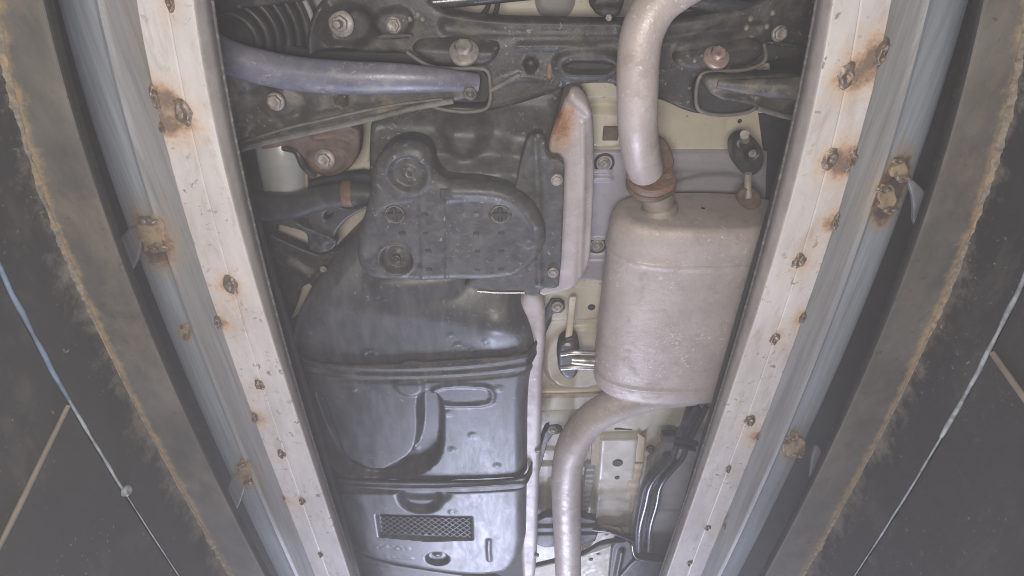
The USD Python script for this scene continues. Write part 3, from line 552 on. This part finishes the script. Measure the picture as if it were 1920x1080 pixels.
for x, y in ((783, 28), (792, 37), (1408, 35), (1400, 52), (1438, 50), (1449, 24), (757, 38), (768, 36)): part(sub, 'rivet', lathe([(.0042, 0), (.0036, .0022), (.0015, .0036), (0, .004)], at(x, y, zs - .005), n=10), ZINC)
part(car, 'mount_plate', relief([(704, 64), (772, 62), (776, 72), (704, 76)], zs - .010, R=.002, wall=.01, step=.004), SUBF)
part(car, 'mount_plate', relief([(1436, 76), (1500, 82), (1498, 92), (1440, 84)], zs - .010, R=.002, wall=.01, step=.004), SUBF)
# anti roll bar and small pipes above the subframe
part(car, 'anti_roll_bar', tube([(690, 8, .88), (780, 6, .885), (880, -2, .89), (1000, -14, .90)], .0095, 14, 5), SHINY, 'glossy black rod at the left')
part(car, 'anti_roll_bar', tube([(1250, -12, .9), (1300, 4, .89), (1380, 14, .885), (1500, 34, .88)], .010, 14, 5), SHINY, 'glossy black rod at the right')
part(car, 'black_cable', tube([(915, -30, .98), (916, 8, .97), (906, 26, .96), (898, 34, .96)], .004, 10, 5), RUBBER)
part(car, 'black_cable', tube([(932, -30, .98), (933, 8, .97), (928, 28, .96)], .004, 10, 5), RUBBER)
cb = part(car, 'rear_mount', relief([(1112, -40), (1172, -40), (1168, 30), (1142, 36), (1120, 28), (1112, 20)], .90, R=.006, wall=.06, step=.004, feats=[groove([(1112, 2), (1170, 2)], .90, .012, .006, .006), groove([(1112, -14), (1170, -14)], .90, .010, .006, .006)]), SUBF, 'dark rubber mount block')
part(cb, 'mount_nut', hexbolt(1141, 33, .892, .006, flange=0), ZINC)
part(car, 'floor_plug', lathe([(.035, 0), (.033, .006), (.02, .008), (0, .008)], at(1041, -2, 1.075), n=24), GREYP, 'round grey plug')

# ------------------------------------------------------------------ suspension arms
za = .84
arm = part(car, 'control_arm', relief([(380, 110), (440, 128), (520, 150), (620, 163), (760, 160), (850, 150), (885, 158), (892, 180), (872, 192), (800, 200), (700, 224), (600, 246), (520, 262), (440, 286), (380, 290)], za, R=.010, wall=.045, step=.0045, sm=1,
  feats=[bump([(440, 150), (560, 168), (590, 205), (540, 235), (440, 262)], za, -.010, .02), disc(517, 190, .026, za, .006, .02), disc(640, 188, .008, za, -.02, .003), groove([(560, 222), (640, 212), (720, 200)], za, .012, -.004, .012), bump([(395, 130), (448, 150), (460, 268), (395, 285)], za, .012, .02), groove([(500, 160), (560, 158)], za, .012, .004, .01), wobble(26, .005, 7)]), ARM, 'dusty dark left lower control arm')
lipband([(440, 283), (520, 262), (600, 244), (700, 222), (790, 200), (850, 189)], za - .006, .0045, 'pale dusty lower flange', par=arm)
lipband([(450, 268), (540, 240), (610, 224), (690, 206), (760, 194), (830, 186)], za - .003, .0022, 'dusty upper bead', par=arm)
part(arm, 'arm_bolt', hexbolt(517, 190, za - .008, .0125, flange=1.25), ZINC)
part(arm, 'bushing_bolt', lathe([(.0085, .0035), (.010, .005), (.007, .006), (.005, .003), (0, .003)], at(882, 174, za), n=20), ARM)
part(car, 'trailing_link', tube([(360, 68, .80), (420, 104, .805), (480, 124, .81), (560, 139, .815), (650, 146, .82), (740, 147, .826), (820, 150, .836), (895, 156, .856)], [.023, .024, .024, .0235, .023, .021, .0175, .014], 22, 8, squash=.8), BLUEARM, 'blue black curved link along the left arm')
arm2 = part(car, 'control_arm', relief([(1318, 150), (1340, 140), (1420, 146), (1530, 140), (1530, 235), (1480, 220), (1440, 212), (1400, 196), (1340, 186)], za, R=.008, wall=.04, step=.0045, sm=1, feats=[groove([(1345, 163), (1520, 176)], za, .006, .005, .006), bump([(1340, 170), (1420, 176), (1420, 188), (1345, 182)], za, -.006, .008), wobble(26, .004, 9)]), ARM, 'dusty dark right lower control arm')
part(car, 'trailing_link', tube([(1345, 158, za - .004), (1420, 164, za - .012), (1480, 166, za - .02), (1560, 160, za - .03)], [.006, .012, .016, .018], 16, 6, squash=.7), ARM, 'dark link at the right')
lipband([(1420, 202), (1460, 215), (1520, 228)], za - .004, .004, par=arm2)
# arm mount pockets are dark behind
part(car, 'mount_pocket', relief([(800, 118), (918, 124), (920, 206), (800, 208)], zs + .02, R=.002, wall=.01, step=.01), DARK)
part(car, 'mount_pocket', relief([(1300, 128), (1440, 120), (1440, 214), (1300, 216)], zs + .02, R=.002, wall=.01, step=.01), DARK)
# spring and its rubber seat
prof = []
for k in range(6):
    r0 = .030 + .0130 * k
    for q in np.linspace(0, math.pi, 7): prof.append((r0 + .0065 * (1 - math.cos(q)) , .010 * math.sin(q) - .010 * k))
sc = at(437, 72, .91)
bel = part(car, 'spring_seat', lathe([(0, .0)] + prof + [(.110, -.06), (.110, -.10)], sc, (.10, .1, -1), 48), RUBBER, 'ribbed black rubber spring seat')
part(bel, 'seat_rim', lathe([(.108, -.050), (.112, -.047), (.116, -.052), (.113, -.060)], sc, (.10, .1, -1), 56), WHITEPL, 'pale rim')
part(car, 'spring_arm', relief([(360, -60), (600, -60), (590, 0), (520, 10), (450, 18), (360, 40)], .88, R=.01, wall=.05, step=.006), SUBF, 'dark arm above the spring')
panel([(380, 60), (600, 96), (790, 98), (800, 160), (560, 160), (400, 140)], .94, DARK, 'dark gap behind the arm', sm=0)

# ------------------------------------------------------------------ left side parts
zb = .88
bk = part(car, 'mount_bracket', relief([(560, 235), (674, 226), (674, 285), (664, 308), (645, 326), (612, 334), (582, 324), (570, 300), (545, 272), (500, 282), (480, 280)], zb, R=.006, wall=.03, step=.004, sm=2, feats=[bump([(578, 282), (640, 280), (652, 300), (640, 318), (610, 326), (585, 318), (576, 300)], zb, .005, .004), groove([(590, 256), (625, 252), (655, 262)], zb, .008, .006, .008), disc(664, 232, .006, zb, -.01, .003)]), RUSTY, 'brown rusty mount bracket')
part(bk, 'mount_bolt', hexbolt(609, 299, zb - .006, .0135, axis=(0, -.2, -1), flange=1.5), ZINC, 'large pale bolt')
part(car, 'strut_tube', tube([(520, 225, .98), (530, 290, .96), (537, 352, .955)], [.044, .044, .040], 26, 8), WHITEPL, 'pale grey tube end')
part(car, 'tube_band', tube([(571, 326, .95), (572, 340, .95), (572, 352, .95)], .006, 10, 3), OCHRE)
part(car, 'brake_hose', tube([(532, 276, .92), (556, 284, .91), (570, 312, .91), (590, 326, .93)], .0065, 10, 5), RUBBER)
panel([(505, 215), (700, 205), (705, 400), (660, 470), (620, 560), (505, 620)], 1.02, CREAM, 'cream body side behind the hoses', sm=0)
hs = part(car, 'filler_hose', tube([(470, 385, .90), (515, 388, .88), (555, 385, .87), (600, 372, .865), (645, 364, .86), (700, 364, .86)], [.026, .025, .022, .02, .020, .020], 18, 6), RUBBER, 'black filler hose')
part(hs, 'hose_clamp', lathe([(.0212, -.008), (.0225, -.007), (.0225, .007), (.0212, .008)], at(654, 363, .86), (1, 0, 0), 24), CLAMP, 'orange brown clamp')
panel([(585, 338), (700, 322), (705, 350), (600, 358), (560, 372), (540, 365)], .95, DARK, 'dark underside above the hose')
panel([(430, 270), (500, 280), (495, 340), (515, 372), (515, 400), (545, 412), (508, 425), (520, 600), (540, 640), (470, 640)], .94, DARK, 'dark wheel housing edge behind the left rail')
part(car, 'parking_cable_bracket', relief([(500, 398), (540, 408), (580, 430), (628, 446), (632, 462), (605, 478), (575, 470), (576, 436), (545, 428), (512, 420)], .89, R=.004, wall=.02, step=.004, feats=[wobble(60, .008)]), RUBBER, 'dark cable bracket')
part(car, 'lever_arm', relief([(585, 388), (628, 384), (655, 394), (690, 382), (694, 390), (655, 408), (632, 432), (626, 452), (600, 446), (578, 425), (572, 395)], .895, R=.005, wall=.02, step=.004, holes=[[(608, 398), (626, 396), (616, 412), (606, 414)]]), RUBBER, 'dark lever arm')
panel([(500, 436), (520, 448), (580, 474), (600, 480), (632, 470), (640, 480), (612, 520), (588, 530), (562, 540), (555, 572), (540, 612), (510, 612)], .93, SUBF, 'dark brake backing', 'brake_backing', feats=[groove([(540, 490), (580, 515)], .93, .02, .01, .015)])
part(car, 'brake_pipe', tube([(602, 556, .90), (618, 536, .90), (628, 516, .90), (633, 500, .90)], .006, 12, 5), CHROME, 'bright curved pipe')
part(car, 'cable_end', tube([(585, 532, .91), (595, 518, .91), (606, 504, .91)], .006, 10, 4), SUBF)
part(car, 'small_bolt', hexbolt(606, 505, .90, .006, flange=1.3), ZINC)

# ------------------------------------------------------------------ fuel tank and canister
zt = .86
tank = part(car, 'fuel_tank', relief([(672, 452), (700, 440), (760, 420), (980, 500), (985, 590), (1004, 645), (1006, 690), (991, 722), (990, 900), (986, 1072), (900, 1088), (770, 1070), (690, 1052), (655, 1036), (560, 960), (520, 760), (545, 690), (540, 625), (580, 545)], zt, R=.030, wall=.13, step=.0055, sm=2,
  feats=[slope((780, 600), (790, 500), zt, .05), groove([(500, 696), (700, 704), (900, 698), (1020, 680)], zt, .036, -.012, .014), groove([(560, 912), (800, 916), (1010, 905)], zt, .040, -.014, .016),
         ring(932, 600, 0, .045, zt, .018), bump([(690, 520), (860, 520), (860, 560), (700, 560)], zt, .014, .05),
         bump([(572, 745), (600, 820), (635, 885), (690, 908), (760, 902), (812, 872), (828, 842), (827, 762), (817, 739), (797, 736), (785, 752), (788, 800), (781, 842), (764, 860), (708, 888), (652, 862), (638, 845), (620, 790), (603, 743), (590, 738)], zt, -.034, .010, 1),
         bump([(806, 720), (922, 720), (930, 742), (922, 764), (806, 764)], zt, .0035, .004), bump([(814, 726), (916, 726), (922, 742), (916, 757), (814, 757)], zt, -.0035, .004),
         disc(768, 722, .030, zt, .006, .01), disc(788, 938, .050, zt, -.016, .02), bump([(740, 920), (850, 920), (830, 945), (755, 945)], zt, -.008, .02),
         bump([(706, 966), (883, 970), (885, 1012), (800, 1014), (712, 1006)], zt, -.010, .004, 0), disc(820, 1048, .030, zt, -.012, .005), disc(820, 1046, .010, zt, .005, .004),
         *[ring(x, y, r, .0016, zt, .0028) for x, y, r in ((840, 776, .006), (887, 817, .006), (848, 843, .005), (932, 873, .005), (937, 729, .006), (850, 960, .008), (775, 860, .006), (660, 730, .005))],
         *[ring(710 + 13 * k, 1026 + .6 * k, .006 + .002 * (k % 3 == 0), .0013, zt, .0016) for k in range(5)], *[groove([(700 + 11 * k, 1043 + .5 * k), (707 + 11 * k, 1044 + .5 * k)], zt, .005, .0016, .003) for k in range(7)], groove([(917, 1012), (916, 1030), (918, 1050)], zt, .010, .004, .005),
         *[ring(x, y, .007, .0016, zt + .0, .0016) for x, y in ((846, 632), (860, 650), (880, 655), (915, 640))],
         disc(694, 665, .012, zt, .004, .004), disc(694, 665, .008, zt, -.006, .004), wobble(5, .003, 3)]), TANKM, 'black plastic fuel tank with pressed channels')
def strap(top, bot, Z, beads):
    f = [groove(b, Z, .008, h, .006) for b, h in beads]
    return part(tank, 'tank_strap', relief(top + bot[::-1], Z, R=.002, wall=.006, step=.0045, sm=1, sheet=True, feats=f + [lambda V: .10 * smooth01((V[:, 0] - at(985, 690, Z)[0]) / .06), lambda V: .06 * smooth01((at(570, 690, Z)[0] - V[:, 0]) / .05)]), SUBF, 'dark steel strap across the tank')
strap([(520, 640), (556, 672), (620, 684), (740, 686), (765, 677), (795, 681), (830, 678), (990, 668), (1040, 640)], [(520, 672), (560, 692), (640, 713), (800, 712), (940, 702), (1000, 692), (1040, 668)], zt - .012, [([(560, 678), (700, 692), (900, 684), (1010, 664)], .004), ([(560, 690), (700, 707), (900, 699), (1010, 682)], .003)])
strap([(560, 880), (600, 897), (700, 905), (850, 906), (950, 903), (1000, 892), (1035, 850)], [(560, 898), (620, 912), (800, 923), (900, 923), (1000, 914), (1035, 880)], zt - .012, [([(600, 908), (800, 916), (990, 905)], .004)])
# lattice patch of the tank
gm = []
q0, q1, q2, q3 = [at(x, y, zt - .0002) for x, y in ((712, 970), (881, 973), (883, 1009), (716, 1003))]
def bil(u, v): return q0 * (1 - u) * (1 - v) + q1 * u * (1 - v) + q2 * u * v + q3 * (1 - u) * v
zc = np.array([0, 0, .006])
def bar(a, b, w=.0020):
    d = (b - a); L = np.linalg.norm(d)
    if L > .004: gm.append(box((a + b) / 2 + zc, (L, w, .008), d, (0, 0, 1), .0004))
n = 13; vr = .30
for s in (1, -1):
    for k in range(-4, n + 4):
        u0, u1 = k / n, (k + 4 * s) / n; ta, tb = 0., 1.
        if s > 0: ta = max(ta, -u0 / (u1 - u0)); tb = min(tb, (1 - u0) / (u1 - u0))
        else: ta = max(ta, (1 - u0) / (u1 - u0)); tb = min(tb, -u0 / (u1 - u0))
        if tb > ta: bar(bil(u0 + (u1 - u0) * ta, ta), bil(u0 + (u1 - u0) * tb, tb))
part(tank, 'lattice_patch', cat(gm), TANKM, 'oblong patch of diamond lattice moulded in the tank', smooth=False)
part(car, 'tank_front_shroud', relief([(560, 930), (650, 1025), (700, 1052), (800, 1068), (930, 1086), (1000, 1140), (560, 1140)], zt + .06, R=.01, wall=.03, step=.008, feats=[groove([(660, 1050), (760, 1072), (860, 1084)], zt, .012, .006, .01)]), PLASTIC, 'dark shroud under the tank front edge')
# heat shield strips on the tunnel side of the tank
hsw = part(car, 'tank_heat_shield', relief([(970, 548), (1022, 548), (1024, 640), (1017, 700), (1016, 800), (1011, 900), (1005, 1110), (975, 1110), (980, 720), (975, 650)], zt + .022, R=.012, wall=.06, step=.006), SHIELD, 'pale grey heat shield strip along the tank', prim={'rust': lambda v: np.zeros(len(v))})
for x, y in ((1003, 845), (1001, 1042)): part(hsw, 'shield_clip', hexbolt(x + 5, y, zt + .02, .006, flange=1.4), ZINC)
rs = stain([(at(1052, 232, .88), .022, .66), (at(1062, 205, .88), .018, .25), (at(1046, 270, .88), .022, .28)])
part(car, 'canister_heat_shield', relief([(1072, 162), (1090, 166), (1108, 195), (1116, 240), (1117, 340), (1112, 440), (1108, 500), (1090, 535), (1060, 548), (1005, 560), (1005, 520), (1040, 500), (1040, 310), (1026, 296), (1032, 256), (1050, 215), (1062, 180)], .875, R=.007, wall=.05, step=.004, sm=1, feats=[groove([(1066, 172), (1106, 208)], .875, .016, .010, .012), groove([(1092, 230), (1096, 340), (1090, 520)], .875, .006, .004, .008), slope((1090, 300), (1118, 300), .875, .012), wobble(20, .004, 5)]), SHIELD, 'pale grey heat shield beside the canister, orange with rust at its top', prim={'rust': rs})
zk = .865
cb = part(car, 'canister_body', relief([(705, 205), (770, 195), (1060, 165), (1058, 205), (1036, 250), (1028, 300), (1030, 380), (690, 420), (688, 250)], zk, R=.02, wall=.09, step=.005, sm=1,
  feats=[bump([(825, 220), (918, 220), (890, 290), (852, 290)], zk, .022, .03, 1), groove([(810, 330), (960, 330)], zk, .05, .026, .03), bump([(940, 250), (1010, 240), (1015, 330), (950, 320)], zk, .010, .04), groove([(700, 230), (700, 300)], zk, .014, .008, .01), slope((860, 250), (860, 190), zk, .03), wobble(10, .008, 6)]), PLASTIC, 'black plastic canister body behind the cover')
ze = .80
plate = part(car, 'canister_plate', relief([(985, 262), (1002, 252), (1020, 253), (1026, 296), (1058, 300), (1059, 330), (1051, 535), (1040, 543), (1015, 541), (1012, 556), (985, 556), (985, 545), (900, 548), (860, 534), (950, 500), (960, 380)], ze + .022, R=.003, wall=.02, step=.004, sm=1, feats=[groove([(1005, 270), (1010, 400), (1012, 545)], ze, .008, .005, .008), groove([(1000, 300), (1024, 300)], ze, .006, .004, .006)]), PLASTIC, 'black side plate of the canister cover')
for x, y in ((1044, 337), (1037, 511)): part(plate, 'plate_bolt', hexbolt(x, y, ze + .02, .0085, flange=1.35), ZINC, 'pale bolt in the side plate')
part(plate, 'bright_edge', tube([(895, 546, ze + .021), (940, 549, ze + .021), (984, 549, ze + .021)], .0016, 8, 4), CHROME)
cross = lambda x, y: [disc(x, y, .015, ze, -.002, .003)]
cover = part(car, 'canister_cover', relief([(668, 455), (666, 478), (673, 511), (698, 529), (795, 532), (853, 530), (944, 530), (989, 511), (1021, 472), (1026, 440), (1010, 395), (972, 362), (918, 346), (840, 344), (822, 335), (812, 318), (808, 290), (789, 272), (750, 268), (718, 284), (696, 317), (691, 365), (684, 401), (670, 436)], ze, R=.016, wall=.05, step=.0032, sm=2,
  feats=[bump([(700, 400), (735, 380), (795, 378), (795, 518), (705, 518), (684, 495), (684, 450)], ze, -.0012, .006), disc(764, 327, .028, ze, -.010, .010), ring(764, 327, .029, .004, ze, .003), disc(764, 327, .010, ze, .004, .005), disc(743, 488, .026, ze, -.014, .006), ring(743, 488, .028, .004, ze, .003), disc(743, 486, .010, ze, .004, .006),
         groove([(790, 345), (790, 420), (793, 528)], ze, .006, .0014, .006), groove([(838, 372), (838, 530)], ze, .004, .0016, .005), groove([(838, 372), (900, 366), (965, 378), (1000, 412), (1012, 445), (1004, 490), (960, 518)], ze, .012, .002, .010), groove([(850, 357), (935, 357), (980, 380), (1010, 420)], ze, .014, .004, .01),
         *cross(740, 402), *cross(938, 402), ring(991, 456, .007, .0016, ze, .002), wobble(20, .003, 8)]), PLASTIC, 'black moulded canister cover with holes and dished bolts')
for x, y in ((796, 402), (798, 437), (803, 470), (805, 505), (893, 437), (895, 471), (895, 505), (940, 437), (940, 471), (940, 505), (755, 437)): part(cover, 'slot_hole', box(at(x, y, ze + .0012), (.0105, .0065, .005)), DARK, smooth=False)
part(cover, 'slot_hole', box(at(893, 402, ze + .0012), (.0105, .0065, .005)), EDGE, 'pale plugged slot', smooth=False)
for x, y in ((740, 402), (938, 402)):
    part(cover, 'cross_hole', cat([box(at(x, y, ze + .0018), (.038, .0065, .005)), box(at(x, y, ze + .0020), (.0068, .026, .005))]), DARK, 'dark cross shaped hole', smooth=False)
    part(cover, 'cross_rim', lathe([(.0135, .0008), (.0145, .0014), (.0158, .0008), (.0150, -.001)], at(x, y, ze + .001), n=24), EDGE)
part(cover, 'edge_notch', box(at(837, 361, ze + .004), (.019, .017, .012)), DARK, 'dark square notch', smooth=False)
for x, y in ((764, 327), (743, 488)): part(cover, 'cover_bolt', hexbolt(x, y - 2, ze + .006, .006, flange=1.5), SUBF)

# ------------------------------------------------------------------ exhaust
mc = np.array([.330, 0, .875]); AXm, AZm = .158, .080
def mring(y, sc, off=0.):
    a = np.linspace(0, 2 * np.pi, 73)[:-1]; e = 2 / 2.7
    ca, sa = np.cos(a), np.sin(a); return np.column_stack([mc[0] + (AXm * sc + off) * np.sign(ca) * np.abs(ca) ** e, np.full(72, y), mc[2] + (AZm * (.45 + .55 * sc) * (1 if sc > .99 else sc ** .6) + off) * np.sign(sa) * np.abs(sa) ** e])
def mloft(sts):
    R = [mring(*s) for s in sts]; v = np.vstack(R); k = len(R); i, j = np.meshgrid(np.arange(k - 1), np.arange(72), indexing='ij'); j2 = (j + 1) % 72
    f = np.stack([i * 72 + j, (i + 1) * 72 + j, (i + 1) * 72 + j2, i * 72 + j2], -1).reshape(-1, 4); return v, f
Y0, Y1, Y2, Y3 = .436, .505, .80, .845
mu = part(car, 'muffler', mloft([(Y1 - .002, 1), (Y1 + .001, 1, .0022), (Y1 + .006, 1, .0026), (Y1 + .009, 1, .0004)] + [(y, 1) for y in np.linspace(Y1 + .014, Y2 - .014, 24)] + [(Y2 - .008, 1, .0004), (Y2 - .004, 1, .0024), (Y2, 1, .0022), (Y2 + .002, 1)]), EXH, 'grey aluminised muffler with rounded ends')
part(mu, 'end_cap', mloft([(Y0 + .000, .02), (Y0 + .001, .4), (Y0 + .002, .84), (Y0 + .005, .91), (Y0 + .010, .95), (Y0 + .018, .98), (Y0 + .030, .996), (Y0 + .045, 1.0), (Y1 - .014, 1), (Y1 - .005, 1, .0012), (Y1 - .0015, 1, .0008)]), EXH, 'rear end cap')
part(mu, 'end_cap', mloft([(Y2 + .0015, 1, .0008), (Y2 + .006, 1, .0012), (Y2 + .016, 1), (Y3 - .016, .985), (Y3 - .006, .94), (Y3 - .001, .84), (Y3, .4), (Y3, .02)]), EXH, 'front end cap')
part(car, 'tailpipe', tube([(1330, -60, .79), (1262, -18, .79), (1228, 14, .788), (1205, 60, .785), (1197, 110, .783), (1195, 180, .785), (1196, 240, .795), (1201, 285, .815), (1210, 318, .845)], .0282, 30, 8), EXH, 'bent grey tailpipe')
flc = at(1221, 334, .862); fax = np.array([.08, .9, .30])
def flange_plate(c, axis, r, L, t, ang):
    x, y, z = basis(axis); u = math.cos(ang) * x + math.sin(ang) * y; w = np.cross(z, u); P = []
    for k in range(40):
        a = k / 40 * 2 * math.pi; s = 1 if math.cos(a) > 0 else -1; rr = r * .62
        P.append(u * (s * L * .5 + rr * math.cos(a)) + w * (rr * math.sin(a)) * 1.0)
        P.append(r * (u * math.cos(a) + w * math.sin(a)))
    P = np.array(P); pts = np.vstack([c + P * .96 + z * t / 2, c + P * .96 - z * t / 2, c + P + z * t / 4, c + P - z * t / 4])
    m = trimesh.convex.convex_hull(pts); return m.vertices, m.faces
fp = part(car, 'exhaust_flange', flange_plate(flc, fax, .039, .034, .014, math.radians(14)), FLANGE, 'rusty flange joining tailpipe and muffler', smooth=False)
part(fp, 'flange_plate', flange_plate(flc + fax / np.linalg.norm(fax) * .013, fax, .040, .034, .010, math.radians(16)), RUSTY, smooth=False)
for s in (-1, 1): part(fp, 'flange_bolt', hexbolt(1219 + s * 34, 328, .858, .008, axis=tuple(-fax), flange=1.3), FLANGE)
part(fp, 'flange_ear', relief([(1222, 262), (1240, 256), (1258, 275), (1268, 310), (1250, 330), (1232, 310)], .875, R=.004, wall=.012, step=.004), RUSTY, 'brown upper ear')
stub = part(mu, 'inlet_stub', tube([(1230, 346, .866), (1233, 372, .868), (1237, 400, .868), (1240, 425, .868)], [.0265, .0265, .0265, .0265], 28, 5), EXHD, 'short inlet stub')
sd = at(1236, 396, .868); s2 = at(1233, 372, .868); part(mu, 'stub_collar', lathe([(.0275, -.012), (.031, -.008), (.0325, 0), (.030, .006), (.034, .012), (.036, .018)], sd, tuple(sd - s2), 28), EXHD)
part(car, 'front_exhaust_pipe', tube([(1300, 728, .88), (1225, 738, .88), (1160, 757, .875), (1110, 785, .87), (1078, 825, .86), (1064, 875, .855), (1062, 940, .85), (1064, 1010, .85), (1066, 1130, .85)], .0365, 30, 8), EXH, 'grey pipe running forward from the muffler')
# hangers
hg = part(car, 'exhaust_hanger', relief([(1374, 272), (1384, 260), (1402, 254), (1420, 264), (1434, 285), (1436, 306), (1424, 328), (1402, 334), (1384, 318), (1376, 298)], .88, R=.007, wall=.03, step=.0035, feats=[disc(1410, 287, .009, .88, -.008, .006), groove([(1385, 275), (1395, 300), (1415, 320)], .88, .006, .004, .006)]), RUBBER, 'black rubber hanger with a pin')
part(hg, 'hanger_pin', tube([(1398, 262, .875), (1397, 256, .862), (1396, 252, .85)], .007, 14, 3), ZINC, 'pale pin')
part(hg, 'hanger_bolt', hexbolt(1411, 288, .876, .0065, flange=1.2), ZINC)
part(hg, 'hanger_rod', tube([(1403, 325, .875), (1402, 345, .875), (1404, 372, .865)], .006, 10, 4), EXHD)
part(mu, 'hanger_lug', relief([(1386, 358), (1410, 350), (1428, 368), (1430, 385), (1412, 396), (1396, 392), (1382, 378)], .868, R=.003, wall=.012, step=.003, feats=[wobble(60, .010)]), RUSTY, 'brown welded lug')
hg = part(car, 'exhaust_hanger', relief([(1050, 640), (1075, 632), (1088, 645), (1088, 690), (1080, 710), (1066, 714), (1050, 704), (1044, 675)], .90, R=.008, wall=.03, step=.004), RUBBER, 'grey rubber hanger left of the muffler')
part(hg, 'hanger_rod', tube([(1052, 664, .885), (1080, 660, .88), (1125, 663, .88)], .0055, 12, 4), CHROME, 'bright rod')
part(hg, 'hanger_rod', tube([(1052, 690, .885), (1080, 688, .88), (1125, 690, .88)], .0055, 12, 4), CHROME, 'bright rod')
part(hg, 'rod_sleeve', tube([(1072, 675, .878), (1095, 676, .876), (1128, 678, .876)], [.009, .011, .011], 16, 4), CHROME, 'bright sleeve')
part(hg, 'hanger_strap', tube([(1074, 556, .93), (1070, 600, .925), (1064, 648, .90)], .0075, 10, 4, squash=.5), CREAM, 'cream hanger rod')

# dusty air of the pit: the photograph's blacks are lifted by it
hz = usdkit.material(stage, '/World/Looks/haze_air', {'v': ('principled_volume', {'color': (.97, .96, 1.0), 'density': .066, 'anisotropy': .2})}, volume='v.volume')
part(None, 'haze', box((0, .95, -.2), (4.4, 7.5, 3.6)), hz, 'thin dusty air in the pit under the car', smooth=False, kind='stuff').SetCustomDataByKey('category', 'haze')
